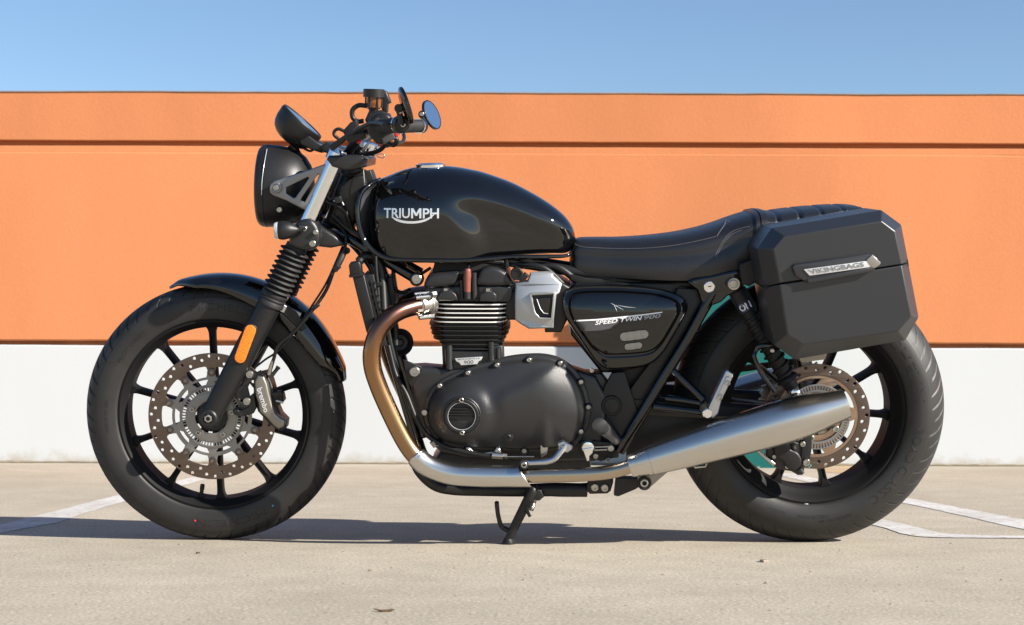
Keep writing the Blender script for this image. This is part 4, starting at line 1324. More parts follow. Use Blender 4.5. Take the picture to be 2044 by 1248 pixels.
# seam flange round the front and along the lower edge
for s in (-1, 1):
    fl = [(752, 361, -0.05), (735, 371, -0.07), (720, 387, -0.085), (714, 410, -0.095), (715, 440, -0.10), (721, 466, -0.105), (733, 489, -0.108), (752, 507, -0.11), (778, 517, -0.113), (820, 519.5, -0.120), (870, 520.5, -0.125), (915, 521, -0.122), (966, 518, -0.115), (1016, 514, -0.104), (1084, 512.5, -0.090), (1130, 511, -0.070), (1145, 500, -0.05)]
    q = [L(*p) for p in fl]
    if s > 0: q = [mir(p) for p in q]
    tube('tank_seam', q, [0.005, 0.006, 0.0068, 0.007, 0.007, 0.007, 0.007, 0.007, 0.0068, 0.0062, 0.006, 0.006, 0.0055, 0.005, 0.005, 0.0045, 0.004], 'gloss_black', tank, 14, 8)
# front inner web between flange and shell
vv = [L(p[0], p[1], p[2] + 0.012) for p in fl[:10]]; vv2 = [L(750 + (p[0] - 714) * 0.2, min(505, max(368, p[1])), -0.062) for p in fl[:10]]
obj('tank_nose', vv + vv2, [(i, i + 1, 11 + i, 10 + i) for i in range(9)], 'satin_black', tank, 60)
cap = lathe('filler_cap', L(859, 332, -0.01), (-0.03, 0, 1), [(-0.006, 0.0375), (0.0030, 0.0375), (0.0040, 0.0365), (0.0040, 0.031), (0.0058, 0.030), (0.0072, 0.026), (0.0078, 0)], 'chrome', tank, 56)
# lettering on the tank side
def tq(x0, x1): return quad_map((x0, 436.3), (x1, 436.0), (x0, 416.6), (x1, 416.3), -0.13, tt, 0.0007)
text_on('tank_lettering', 'TRIU', tq(765.5, 818.5), 'letter_silver', tank, bold=0.016, ext=0.0, spacing=0.98)
text_on('tank_lettering', 'PH', tq(844.5, 876.5), 'letter_silver', tank, bold=0.016, ext=0.0, spacing=0.98)
mq = [(0, 0), (0, 1), (.22, 1), (.5, .50), (.78, 1), (1, 1), (1, 0), (.80, 0), (.80, .64), (.58, .24), (.42, .24), (.20, .64), (.20, 0)]
decal('tank_lettering', [(821 + 20.5 * u, 436.1 - 19.7 * v) for u, v in mq], 'letter_silver', tank, tt, 0.0008, -0.13)
sw_o = [(783, 434), (788, 439.5), (800, 444.5), (815, 446.5), (832, 446), (848, 442.5), (860, 436), (868, 428), (870, 424), (865, 428.5), (857, 434), (846, 438.5), (832, 441.5), (815, 441.8), (802, 440), (792, 437)]
decal('tank_lettering', sw_o, 'letter_silver', tank, tt, 0.0010, -0.13, 2)

# ------------------------------------------------------------------ seat
SEAT_TOP = [(1138, 500), (1142, 487), (1150, 477.5), (1162, 474.5), (1195, 474), (1228, 474), (1265, 472.5), (1301, 469.5), (1340, 465), (1373, 459), (1402, 452), (1428, 444), (1457, 433.5), (1486, 424.5), (1504, 421), (1529, 421.5), (1555, 418.5), (1583, 415), (1627, 411), (1660, 409), (1685, 408.5), (1705, 410.5), (1717, 415), (1724, 425), (1727, 440)]
SEAT_BOT = [(1138, 540), (1142, 545), (1150, 548), (1174, 553), (1220, 556), (1265, 558), (1300, 559), (1337, 559.5), (1388, 558), (1410, 554), (1446, 544), (1482, 535), (1504, 528), (1550, 512), (1600, 497), (1650, 484), (1700, 472), (1717, 466), (1727, 460)]
SEAT_W = [(1138, 0.052), (1146, 0.070), (1165, 0.080), (1220, 0.096), (1300, 0.122), (1380, 0.138), (1440, 0.139), (1500, 0.132), (1580, 0.126), (1660, 0.114), (1700, 0.098), (1717, 0.080), (1727, 0.05)]
def seat_section(x, extra=0.0, ribs=True):
    yt, yb = lerp_tab(_st, x), lerp_tab(_sb, x)
    W = lerp_tab(_sw, x) + extra
    pt, pb = L(x, yt, 0), L(x, yb, -0.11)
    zt, zb = pt.z + extra, pb.z - extra * 0.5
    h = zt - zb
    out = []
    M2 = 26
    rider = ss(1500, 1440, x)
    for k in range(M2 + 1):
        u = k / M2
        if u < 0.42:                 # skirt: flares down
            t = u / 0.42
            z = zb + h * (0.58 + 0.10 * (1 - rider)) * t
            w = W * (0.94 + 0.06 * math.sin(PI * min(1, t * 0.9 + 0.1)) - 0.05 * rider * t)
        else:
            t = (u - 0.42) / 0.58 * PI / 2
            z0 = zb + h * (0.58 + 0.10 * (1 - rider))
            z = z0 + (zt - z0) * max(0.0, math.sin(t)) ** 0.75
            w = W * (0.96 - 0.05 * rider) * max(0.0, math.cos(t)) ** 0.62
        if ribs and 1529 < x < 1712 and u > 0.40:
            ph = ((x - 1538.5) / 43.0)
            d = abs(ph - round(ph)) * 43.0
            g = 0.0050 * math.exp(-(d / 2.8) ** 2) * ss(0.40, 0.52, u)
            w -= g; z -= g * 0.9
        if ribs and u < 0.44 and u > 0.36:
            w -= 0.0012 * math.exp(-((u - 0.41) / 0.012) ** 2)
        out.append((w, z))
    return pt.x, out
_st, _sb, _sw = cr(SEAT_TOP, 10), cr(SEAT_BOT, 10), cr(SEAT_W, 8)
def seat_strip(name, xs, extra, m, parent, ribs=True, caps=True):
    v, f = [], []
    for x in xs:
        X, sec = seat_section(x, extra, ribs)
        v += [(X, -w, z) for w, z in sec] + [(X, w, z) for w, z in sec[::-1][1:]]
    R = 53
    n = len(xs)
    for i in range(n - 1):
        for k in range(R - 1):
            f.append((i * R + k, i * R + k + 1, (i + 1) * R + k + 1, (i + 1) * R + k))
        f.append((i * R + R - 1, i * R, (i + 1) * R, (i + 1) * R + R - 1))
    if caps:
        f.append(tuple(range(R))); f.append(tuple((n - 1) * R + k for k in range(R)))
    return obj(name, v, f, m, parent, 60)
seat = seat_strip('seat', [1138 + 589 * i / 280 for i in range(281)], 0.0, 'leather', bike)
st_t = bvh(seat)
seat_strip('seat_strap', [1494 + 8 * (0.5 - 0.5 * math.cos(PI * i / 10)) for i in range(11)], 0.0035, 'leather', seat, False)
seat_strip('seat_strap', [1504.5 + 13 * (0.5 - 0.5 * math.cos(PI * i / 10)) for i in range(11)], 0.0042, 'leather', seat, False)
def stitch(px, n=60, r=0.0007, name='stitching'):
    q = cr(px, 12)
    pts = []
    for p in q:
        a = L(p[0], p[1], -0.13)
        pts.append(drop(st_t, a.x, a.z, 0.0004))
    v, f = [], []
    # separate stitches along the run
    acc = 0.0
    seg = []
    step = 0.0042
    lens = [0]
    for i in range(1, len(pts)): lens.append(lens[-1] + (pts[i] - pts[i - 1]).length)
    def at(s):
        for i in range(1, len(pts)):
            if s <= lens[i]:
                t = (s - lens[i - 1]) / max(1e-9, lens[i] - lens[i - 1]); return pts[i - 1].lerp(pts[i], t)
        return pts[-1]
    s = 0
    while s + step * 0.7 < lens[-1]:
        a, m_, b = at(s), at(s + step * 0.35), at(s + step * 0.7)
        tv, tf = tube_data([a, m_ + Vector((0, -0.0003, 0)), b], [r * 0.7, r, r * 0.7], 5)
        k = len(v); v += tv; f += [tuple(q_ + k for q_ in t) for t in tf]
        s += step
    o = obj(name, v, f, 'thread', seat, 60); o['kind'] = 'stuff'
    return o
stitch([(1150, 492), (1165, 497), (1200, 499), (1250, 499.5), (1300, 497), (1350, 491), (1400, 481), (1432, 473)])
stitch([(1427, 513), (1433, 500), (1441, 486), (1452, 472), (1464, 463), (1480, 457), (1497, 453)])
stitch([(1430, 514), (1436, 501), (1444, 487), (1455, 474), (1467, 466), (1482, 460)])
stitch([(1432, 473), (1440, 463), (1455, 448), (1460, 443)])
stitch([(1526, 446), (1560, 444), (1600, 438), (1650, 430), (1700, 422)])

# ------------------------------------------------------------------ side panel
SP = [(1124.7, 593), (1133, 579), (1156, 573), (1206, 571), (1259, 572.5), (1311, 578), (1350, 588), (1369, 600), (1374, 616), (1366, 636), (1345, 674), (1325, 706), (1303, 727), (1273, 736), (1223, 739.5), (1205, 736), (1184, 716), (1161, 684), (1135, 646), (1123.5, 617)]
def sp_h(x, z, s):
    zc = L(1250, 630, -0.16).z
    d = z - zc
    h = 0.0
    if d > 0: h += 5.2 * d * d
    else: h += 1.1 * d * d
    xc = L(1250, 630, -0.16).x
    h += 0.30 * (x - xc) ** 2
    return h * (0.5 + 0.5 * ss(1.0, 0.9, s))
spn = dome('side_panel', SP, (1180, 622, 1300, 622), [(1.0, -0.105), (1.0, -0.140), (0.985, -0.150), (0.955, -0.1565), (0.90, -0.1605), (0.84, -0.1625), (0.805, -0.1632), (0.790, -0.1622), (0.775, -0.1592), (0.755, -0.1580), (0.735, -0.1588), (0.715, -0.1626), (0.700, -0.1640), (0.6, -0.1645), (0.4, -0.1650), (0.2, -0.1652), (0.0, -0.1652)],
           'gloss_black', bike, sp_h, 6, -0.15, sharp=50)
spt = bvh(spn)
decal('panel_stripe', [(1146, 639.5), (1190, 637), (1240, 632), (1290, 626.5), (1322, 622.5), (1321.5, 624.6), (1290, 629), (1240, 634.8), (1190, 640), (1147, 642.5)], 'letter_white', spn, spt, 0.0009, -0.16)
decal('panel_wedge', [(1148, 643.5), (1185, 641.5), (1236, 637), (1233, 645), (1226, 649), (1217, 656), (1200, 659.5), (1180, 661), (1162, 661.5)], 'decal_grey', spn, spt, 0.0007, -0.16)
text_on('panel_lettering', 'SPEED TWIN', quad_map((1187.5, 649), (1281.5, 638.5), (1187.5, 640.8), (1281.5, 630.2), -0.16, spt, 0.0016), 'letter_white', spn, bold=0.02, ext=0.0, shear=0.25)
text_on('panel_lettering', '900', quad_map((1284.5, 638.2), (1318.5, 634.4), (1284.5, 630), (1318.5, 626.4), -0.16, spt, 0.0016), 'letter_grey', spn, bold=0.02, ext=0.0, shear=0.25)
def px_capsule(x0, y0, x1, y1, r, n=8):
    t0 = math.atan2(y1 - y0, x1 - x0)
    return [(x1 + r * math.cos(t0 - PI / 2 + PI * k / n), y1 + r * math.sin(t0 - PI / 2 + PI * k / n)) for k in range(n + 1)] + \
           [(x0 + r * math.cos(t0 + PI / 2 + PI * k / n), y0 + r * math.sin(t0 + PI / 2 + PI * k / n)) for k in range(n + 1)]
def weave_material():
    m = mat('vent_mesh', (0.35, 0.34, 0.33), 0.45, 0.7)
    nt = m.node_tree; b = nt.nodes['Principled BSDF']
    tc = nt.nodes.new('ShaderNodeTexCoord'); mp = nt.nodes.new('ShaderNodeMapping')
    mp.inputs['Rotation'].default_value = (0, rad(45), 0); mp.inputs['Scale'].default_value = (520, 1, 520)
    ck = nt.nodes.new('ShaderNodeTexChecker'); ck.inputs['Scale'].default_value = 1.0
    ck.inputs[1].default_value = (0.55, 0.54, 0.52, 1); ck.inputs[2].default_value = (0.10, 0.10, 0.10, 1)
    nt.links.new(tc.outputs['Object'], mp.inputs[0]); nt.links.new(mp.outputs[0], ck.inputs['Vector']); nt.links.new(ck.outputs['Color'], b.inputs['Base Color'])
weave_material()
decal('vent_rim', px_capsule(1246, 672.5, 1285.5, 667.5, 10.4), 'satin_black', spn, spt, 0.0006, -0.16)
decal('vent', px_capsule(1246, 672.5, 1285.5, 667.5, 8.6), 'vent_mesh', spn, spt, 0.0010, -0.16)
decal('vent_rim', px_capsule(1253, 693, 1275.5, 690, 7.8), 'satin_black', spn, spt, 0.0006, -0.16)
decal('vent', px_capsule(1253, 693, 1275.5, 690, 6.3), 'vent_mesh', spn, spt, 0.0010, -0.16)

for ln_ in ([(1219, 605.5), (1231, 612), (1245, 619)], [(1224, 607), (1229, 616), (1231.5, 622)], [(1230, 609.5), (1250, 613), (1268, 614.5)]):
    tube('scratch', [drop(spt, L(x, y, -0.16).x, L(x, y, -0.16).z, 0.0001) for x, y in ln_], [0.0001, 0.0004, 0.0001], 'letter_white', spn, 6, 3)

# ------------------------------------------------------------------ engine
crank = plate('crankcase', [(812, 734), (846, 732), (880, 735), (1000, 730), (1080, 725), (1140, 735), (1190, 752), (1215, 800), (1205, 880), (1190, 922), (1100, 925), (930, 915), (880, 905), (846, 868), (822, 790)], -0.132, -0.055, 'cast_black', bike, bevel=0.012, wtrace=-0.13)
plate('crankcase_half', [(835, 770), (880, 765), (1100, 765), (1185, 785), (1205, 830), (1190, 922), (1100, 925), (930, 915), (880, 905), (850, 868)], -0.056, 0.14, 'cast_black', crank, bevel=0.012, wtrace=-0.05)
PC = [(846, 826), (852, 794), (872, 766), (914, 744), (962, 728), (1003, 716), (1045, 709.5), (1086, 709), (1120, 718), (1150, 741), (1169, 773), (1179, 811), (1177, 845), (1162, 876), (1138, 899), (1079, 908), (1003, 905), (941, 901), (893, 893), (865, 877), (850, 852)]
pc_a = L(922, 829, -0.19); pc_b = L(985, 792, -0.19); pc_c = L(1085, 742, -0.19); pc_d = L(1091, 832, -0.19); pc_e = L(1089, 892, -0.19)
def seg_d(p, a, b):
    a2, b2 = Vector((a.x, a.z)), Vector((b.x, b.z)); ab = b2 - a2
    t = max(0, min(1, (p - a2).dot(ab) / ab.length_squared)); return (p - (a2 + ab * t)).length, t
def pc_h(x, z, s):
    if s > 0.985: return 0.0
    p = Vector((x, z)); h = 0.0
    k = ss(0.95, 0.85, s)
    dd = (p - Vector((pc_a.x, pc_a.z))).length
    h -= 0.011 * ss(0.085, 0.052, dd) * k              # boss round the inspection cap
    d, t = seg_d(p, pc_b, pc_c)
    side = ((x - pc_b.x) * (pc_c.z - pc_b.z) - (z - pc_b.z) * (pc_c.x - pc_b.x)) / math.hypot(pc_c.x - pc_b.x, pc_c.z - pc_b.z)
    fold = ss(-0.006, 0.010, side) * ss(-0.015, 0.03, x - pc_b.x) * ss(0.05, -0.03, x - pc_c.x)
    h -= 0.0085 * fold * k * ss(0.11, 0.01, abs(side))
    d, t = seg_d(p, pc_d, pc_e)
    h -= 0.014 * ss(0.020, 0.004, d) * t * ss(0.97, 0.90, s)
    return h
primary = dome('primary_cover', PC, (925, 826, 1080, 806), [(1.0, -0.125), (1.0, -0.141), (0.985, -0.1435), (0.93, -0.144), (0.912, -0.1455), (0.895, -0.1495), (0.875, -0.155), (0.85, -0.159), (0.81, -0.16176), (0.76, -0.16502), (0.7, -0.16865), (0.63, -0.17252), (0.55, -0.17644), (0.46, -0.18021), (0.36, -0.18362), (0.26, -0.18619), (0.16, -0.18794), (0.08, -0.18873), (0.0, -0.189)],
               'cover_black', bike, pc_h, 8, -0.15, sharp=40)
pct = bvh(primary)
for (x, y) in [(879.5, 771.5), (935, 746.5), (992.5, 731), (1055.5, 721), (1117, 727.5), (1158, 764), (1172.5, 813), (1158, 860.5), (1137, 890), (877, 885), (1046, 898.5), (994, 898.5), (935, 898.5)]:
    lathe('bolt_boss', L(x + (x - 1015) * 0.012, y + (y - 815) * 0.022, -0.144), (0, -1, 0), [(-0.005, 0.0100), (0.010, 0.0092), (0.0125, 0.0080), (0.0125, 0)], 'cast_black', primary, 20)
    bolt(primary, x + (x - 1015) * 0.012, y + (y - 815) * 0.022, -0.1585, 4.5)
bolt(primary, 847.5, 824, -0.150, 6)
c0 = L(922, 829, -0.19)
cw = drop(pct, c0.x + 0.044, c0.z, 0).y
lathe('cap_groove', vec(c0.x, cw, c0.z), (0, -1, 0), [(-0.012, 0.0455), (0.0030, 0.0455), (0.0045, 0.0440), (0.0045, 0.0425), (-0.004, 0.0418)], 'cast_black', primary, 72)
ringp = lathe('inspection_cap', vec(c0.x, cw, c0.z), (0, -1, 0), [(-0.004, 0.0415), (0.0048, 0.0415), (0.0066, 0.0400), (0.0070, 0.0370), (0.0066, 0.0335), (0.0050, 0.0320), (-0.0010, 0.0316), (-0.0010, 0)], 'satin_black', primary, 72, sharp=45)
for i, dz in enumerate((0.0165, 0.0100, 0.0035, -0.0030)):
    half = math.sqrt(max(0, 0.0305 ** 2 - dz ** 2))
    beam('cap_slat', vec(c0.x - half, cw - 0.0015, c0.z + dz), vec(c0.x + half, cw - 0.0015, c0.z + dz), 0.0034, 0.0062, 'satin_black', ringp, 0.0008)
lathe('cap_rim', vec(c0.x, cw - 0.0062, c0.z), (0, -1, 0), [(0, 0.0325), (0.0011, 0.0328), (0.0011, 0.0318), (0, 0.0314)], 'letter_grey', ringp, 72)
bolt(ringp, 921.3, 799, cw - 0.0072, 4.6); bolt(ringp, 922.3, 864.5, cw - 0.0072, 4.6)
pp = drop(pct, L(1014, 872, -0.17).x, L(1014, 872, -0.17).z, 0)
lathe('drain_plug', pp, (0, -1, 0), [(-0.006, 0.0125), (0.002, 0.0125), (0.003, 0.0105), (0.003, 0.0075), (0.005, 0.007), (0.006, 0.0055), (0.006, 0.0035), (0.002, 0.0032), (0.002, 0)], 'satin_black', primary, 32)

bolt(crank, 828, 742, -0.142, 10.5, long=0.7)
plate('mount_plate', [(805, 718), (820, 724), (842, 732), (836, 752), (822, 775), (812, 760)], -0.134, -0.124, 'satin_black', crank, bevel=0.002, wtrace=-0.13)

# cylinder barrel with cooling fins
FX0, FX1 = 868, 1016
def fin(i, y, xl, xr, edge, parent, thick=0.0036, wn=-0.135):
    pl, pr = L(xl - 3, y, -0.10), L(xr + 3, y, -0.10)
    zc = L((xl + xr) / 2, y, wn).z
    xc, hx = (pl.x + pr.x) / 2, (pr.x - pl.x) / 2
    hy = 0.132
    n = 56
    out = []
    for k in range(n):
        a = 2 * PI * k / n
        ca, sa = math.cos(a), math.sin(a)
        e = 2 / 6.0
        out.append((xc + hx * math.copysign(abs(ca) ** e, ca), hy * math.copysign(abs(sa) ** (2 / 5.0), sa) * (1 - 0.02 * abs(ca))))
    v = []
    b = 0.0011
    rows = [(0.955, -thick / 2), (1.0, -thick / 2 + b), (1.0, thick / 2 - b), (0.955, thick / 2)]
    for sc, dz in rows:
        for x, w in out:
            d = 1 - (1 - sc) * 0.25
            v.append((xc + (x - xc) * d, w * d, zc + dz))
    f = []
    nb = len(rows)
    for r in range(nb - 1):
        for k in range(n):
            k2 = (k + 1) % n
            f.append((r * n + k, r * n + k2, (r + 1) * n + k2, (r + 1) * n + k))
    f.append(tuple(range(n))); f.append(tuple((nb - 1) * n + k for k in range(n)))
    o = obj('cooling_fin', v, f, 'cast_black', parent, 30)
    if edge:
        o.data.materials.append(MATS['machined_edge'])
        for p in o.data.polygons:
            if len(p.vertices) == 4 and abs(p.normal.z) < 0.5: p.material_index = 1
    return o
barrel = plate('cylinder_block', [(882, 600), (1006, 598), (1006, 640), (1002, 735), (884, 742), (880, 660)], -0.112, 0.112, 'cast_black', bike, bevel=0.012, wtrace=-0.11)
fins = [(609, 868, 1017, 1), (617.3, 868, 1016, 1), (626, 867.5, 1016, 1), (635, 866, 1015, 1), (644, 864.5, 1010, 1), (653, 858, 1012, 0), (662, 860, 1016, 0), (671, 862, 1013, 0), (680, 866, 1008, 0), (689, 878, 1004, 0), (698, 884, 1000, 0)]
for i, (y, xl, xr, e) in enumerate(fins):
    fin(i, y, xl, xr, e, barrel, 0.0050 if e else 0.0036)
fin(0, 600, 868, 912, 1, barrel)
plate('barrel_base', [(888, 697), (972, 700), (980, 690), (1004, 688), (1006, 738), (960, 748), (890, 746)], -0.128, 0.12, 'cast_black', barrel, bevel=0.006, wtrace=-0.12)
tube('barrel_column', [(980, 683, -0.128), (981, 730, -0.130)], 0.0075, 'cast_black', barrel, 16, 0)
tube('barrel_column', [(994, 695, -0.126), (995, 728, -0.128)], 0.0055, 'cast_black', barrel, 16, 0)
tube('barrel_column', [(896, 690, -0.126), (897, 738, -0.132)], 0.0085, 'cast_black', barrel, 16, 0)
badge = plate('engine_badge', [(908, 716.5), (963.5, 713), (961, 719), (955.5, 722), (953, 727.5), (920, 730), (917, 725), (911, 722)], -0.139, -0.130, 'letter_silver', bike, bevel=0.0010, wtrace=-0.138)
text_on('badge_lettering', '900', quad_map((926, 727.8), (945, 726.5), (926, 720.6), (945, 719.3), -0.1392, None), 'letter_dark', badge, bold=0.0, ext=0.0002)
text_on('badge_lettering', 'BONNEVILLE', quad_map((914.5, 719.5), (957.5, 716.8), (914.5, 717.0), (957.5, 714.3), -0.1392, None), 'letter_dark', badge, bold=0.0, ext=0.0002)

# cylinder head and cam covers
head = plate('cylinder_head', [(868, 606), (862, 590), (868, 577), (880, 572), (1014, 570), (1024, 580), (1022, 606)], -0.118, 0.118, 'cast_black', bike, bevel=0.006, wtrace=-0.12)
cc1 = plate('cam_cover', [(846, 572), (853, 553), (870, 546), (896, 544), (914, 543), (917, 549), (913, 562), (904, 571), (880, 575), (855, 577)], -0.128, 0.128, 'cast_black', head, bevel=0.010, smooth=3, wtrace=-0.125)
plate('cam_cover', [(954, 571), (955.5, 550), (960, 539), (972, 533.5), (986, 533.5), (1002, 539), (1016, 550), (1022, 562), (1024, 571)], -0.128, 0.128, 'cast_black', head, bevel=0.010, smooth=3, wtrace=-0.125)
plate('cam_cover_base', [(955, 572.5), (1023.5, 572.5), (1023, 592), (1018, 604), (956, 604)], -0.124, 0.124, 'cast_black', head, bevel=0.004, wtrace=-0.125)
plate('cam_cover_base', [(848, 575), (905, 575), (912, 585), (917, 602), (870, 602), (868, 590), (850, 590)], -0.120, 0.120, 'cast_black', head, bevel=0.004, wtrace=-0.125)
plate('rocker_lug', [(872, 596), (880, 583), (900, 580), (910, 588), (914, 600), (872, 599)], -0.140, -0.10, 'cast_black', head, bevel=0.003, wtrace=-0.135)
plate('rocker_lug', [(957, 602), (959, 588), (968, 583), (985, 583), (991, 590), (991, 603)], -0.138, -0.10, 'cast_black', head, bevel=0.003, wtrace=-0.135)
for x in (890, 974):
    p = L(x, 579.5, -0.126)
    lathe('head_nut', p, (0, 0, 1), [(-0.006, 0.0085), (0.004, 0.0085), (0.005, 0.0075), (0.005, 0)], 'bolt_steel', head, 6, sharp=20)
tube('spark_plug_cap', [(933.5, 537, -0.128), (933.5, 541, -0.128), (933, 553, -0.128), (932.5, 556, -0.128), (932.5, 583, -0.128)], [0.0055, 0.0078, 0.0088, 0.0090, 0.0078], 'copper_cap', head, 20, 4)
tube('spark_plug_cap', [(932.5, 583, -0.128), (932.5, 597, -0.128)], 0.0085, 'rubber', head, 20, 0)
tube('plug_lead', [(933.5, 539, -0.126), (936, 530, -0.11), (940, 520, -0.09)], 0.004, 'hose', head, 10)
plate('head_top', [(862, 548), (868, 522), (1005, 520), (1012, 545), (1000, 575), (870, 575)], -0.085, 0.085, 'matte_black', head, bevel=0.004, wtrace=-0.08)
tube('plug_well', [(921, 560, -0.122), (922, 598, -0.124)], 0.004, 'cast_black', head, 12, 0)
tube('plug_well', [(946, 545, -0.120), (947, 598, -0.122)], 0.007, 'cast_black', head, 12, 0)
plate('inlet_stub', [(1012, 584), (1034, 578), (1034, 640), (1014, 640), (1006, 625)], -0.118, 0.118, 'satin_black', head, bevel=0.008, wtrace=-0.118)

# throttle body cover
TB = [(1028.6, 568), (1053.6, 563.5), (1059.4, 547.5), (1093, 546), (1106, 547.5), (1104.6, 553), (1122.5, 567.5), (1117, 584.5), (1110.5, 589), (1105.5, 638), (1105, 656), (1056, 658), (1039, 648.5), (1027.7, 640.5), (1027.7, 592)]
tbx, tbz = L(1070, 600, -0.15).x, L(1070, 600, -0.15).z
def tb_fn(co):
    x, w, z = co
    if w < -0.12:
        w += 0.55 * max(0, (z - tbz) - 0.012) + 0.35 * max(0, tbx - 0.012 - x) + 0.25 * max(0, (tbz - 0.03) - z)
    return (x, w, z)
tbo = plate('throttle_cover', TB, -0.158, -0.085, 'throttle_silver', bike, bevel=0.005, wtrace=-0.15, fn=tb_fn,
            holes=[[(1062, 590), (1105, 588), (1101, 634), (1078, 634), (1069, 626)]])
plate('throttle_frame', [(1056.5, 589), (1060, 585.5), (1108.5, 583), (1103, 638.5), (1076, 638), (1065, 628)], -0.1605, -0.150, 'aluminium', tbo, bevel=0.0012, wtrace=-0.16,
      holes=[[(1060.5, 590), (1063, 588.5), (1104.5, 586.5), (1100, 635), (1078, 634.5), (1069, 625)]])
plate('throttle_recess', [(1061, 588), (1109, 586), (1105, 636), (1077, 636), (1067, 626)], -0.150, -0.130, 'plastic_black', tbo, bevel=0.001, wtrace=-0.15)
plate('throttle_badge', [(1071, 597), (1084, 594), (1099, 595), (1096, 628), (1086, 626), (1078, 617)], -0.158, -0.148, 'gloss_black', tbo, bevel=0.002, wtrace=-0.155)
tube('throttle_badge_line', [(1071.5, 597.5, -0.1585), (1078.5, 617, -0.1585), (1085, 625.5, -0.1585), (1094, 627, -0.1585)], 0.0009, 'letter_silver', tbo, 6, 0)
plate('airbox_neck', [(1104, 552), (1124, 566), (1140, 575), (1132, 640), (1120, 664), (1088, 664), (1090, 640)], -0.125, 0.12, 'plastic_black', bike, bevel=0.006, wtrace=-0.12)
lathe('throttle_pulley', L(1032, 547, -0.13), (0, -1, 0), [(-0.02, 0.015), (0.004, 0.015), (0.006, 0.013), (0.006, 0.010), (0.003, 0.0095), (0.003, 0)], 'plastic_black', bike, 32)
plate('injector', [(1034, 560), (1048, 545), (1056, 552), (1044, 566)], -0.13, -0.10, 'plastic_black', bike, bevel=0.002, wtrace=-0.13)

# ------------------------------------------------------------------ exhaust
HW = -0.20
hp = [(862, 607, -0.115), (848, 608.5, -0.125), (830, 612, -0.140), (800, 621, -0.165), (772, 639, -0.185), (752, 668, -0.195), (742.5, 702, -0.20), (744, 735, -0.20), (755, 770, -0.20), (772, 810, -0.20), (795, 858, -0.20), (815, 893, -0.20), (833, 914, -0.20), (858, 932, -0.20), (890, 944, -0.20), (930, 949.5, -0.20)]
for s in (-1, 1):
    q = [L(*p) for p in hp]
    if s > 0: q = [mir(p) for p in q]
    tube('exhaust_header', q, 0.0212, 'header', bike, 28, 8)
link = [(925, 949, -0.20), (1000, 950.5, -0.20), (1080, 950, -0.20), (1180, 947, -0.202), (1230, 940, -0.204), (1268, 928, -0.206)]
for s in (-1, 1):
    q = [L(*p) for p in link]
    if s > 0: q = [mir(p) for p in q]
    tube('exhaust_pipe', q, 0.0165, 'pipe_steel', bike, 28, 8)
# heat shield: wraps the pipe, cut to a point at its rear
sh = cr([tuple(L(*p)) for p in [(828, 909, -0.20), (845, 925, -0.20), (870, 938, -0.20), (905, 947.5, -0.20), (950, 950.5, -0.20), (1000, 951.5, -0.20), (1062, 951.5, -0.20)]], 10)
tv, tf = [], []
nn = len(sh); seg = 28
T = [Vector(p) for p in sh]
for i in range(nn):
    d = (T[min(nn - 1, i + 1)] - T[max(0, i - 1)]).normalized()
    y = Vector((0, 1, 0)); b_ = d.cross(y).normalized()
    for k in range(seg + 1):
        a = PI * (-0.62 + 1.24 * k / seg)
        rr = 0.0242 if i > 2 else 0.0232
        p = T[i] + (-y * math.cos(a) + b_ * math.sin(a)) * rr
        if i > nn - 12:
            cut = (i - (nn - 12)) / 11
            p = p - d * 0.030 * cut * (0.5 + 0.5 * math.sin(a)) 
        if i < 8:
            p = p + d * 0.010 * (1 - i / 8) * (0.4 - 0.6 * math.cos(a))
        tv.append(p)
for i in range(nn - 1):
    for k in range(seg):
        tf.append((i * (seg + 1) + k, i * (seg + 1) + k + 1, (i + 1) * (seg + 1) + k + 1, (i + 1) * (seg + 1) + k))
hs = obj('heat_shield', tv, tf, 'brushed', bike, 60)
md = hs.modifiers.new('thickness', 'SOLIDIFY'); md.thickness = 0.0015; md.offset = 1
# port clamp
ca, cb = L(861, 606, -0.112), L(831, 611, -0.137)
cd_ = (cb - ca).normalized()
pcl = lathe('port_clamp', ca, cd_, [(0.0, 0.0), (0.0, 0.030), (0.006, 0.031), (0.0075, 0.0285), (0.012, 0.0285), (0.013, 0.0262), (0.024, 0.0262), (0.025, 0.0275), (0.036, 0.0275), (0.037, 0.0250), (0.040, 0.0232), (0.040, 0.019)], 'steel', bike, 40)
for (x, y, w) in ((843, 594, -0.158), (850, 634, -0.155), (840, 587, -0.13)):
    tube('clamp_bolt', [L(x - 13, y + 1, w), L(x + 16, y - 2, w + 0.012)], 0.0052, 'bolt_steel', pcl, 12, 0)
tube('clamp_bolt', [L(862, 589, -0.15), L(870, 588, -0.145)], 0.008, 'bolt_steel', pcl, 6, 0)
for k in range(5):
    a = rad(200 + 34 * k)
    n_ = Vector((0, math.cos(a), math.sin(a)))
    beam('clamp_finger', ca + cd_ * 0.012 + n_ * 0.0275, ca + cd_ * 0.036 + n_ * 0.0282, 0.006, 0.004, 'steel', pcl, 0.001)
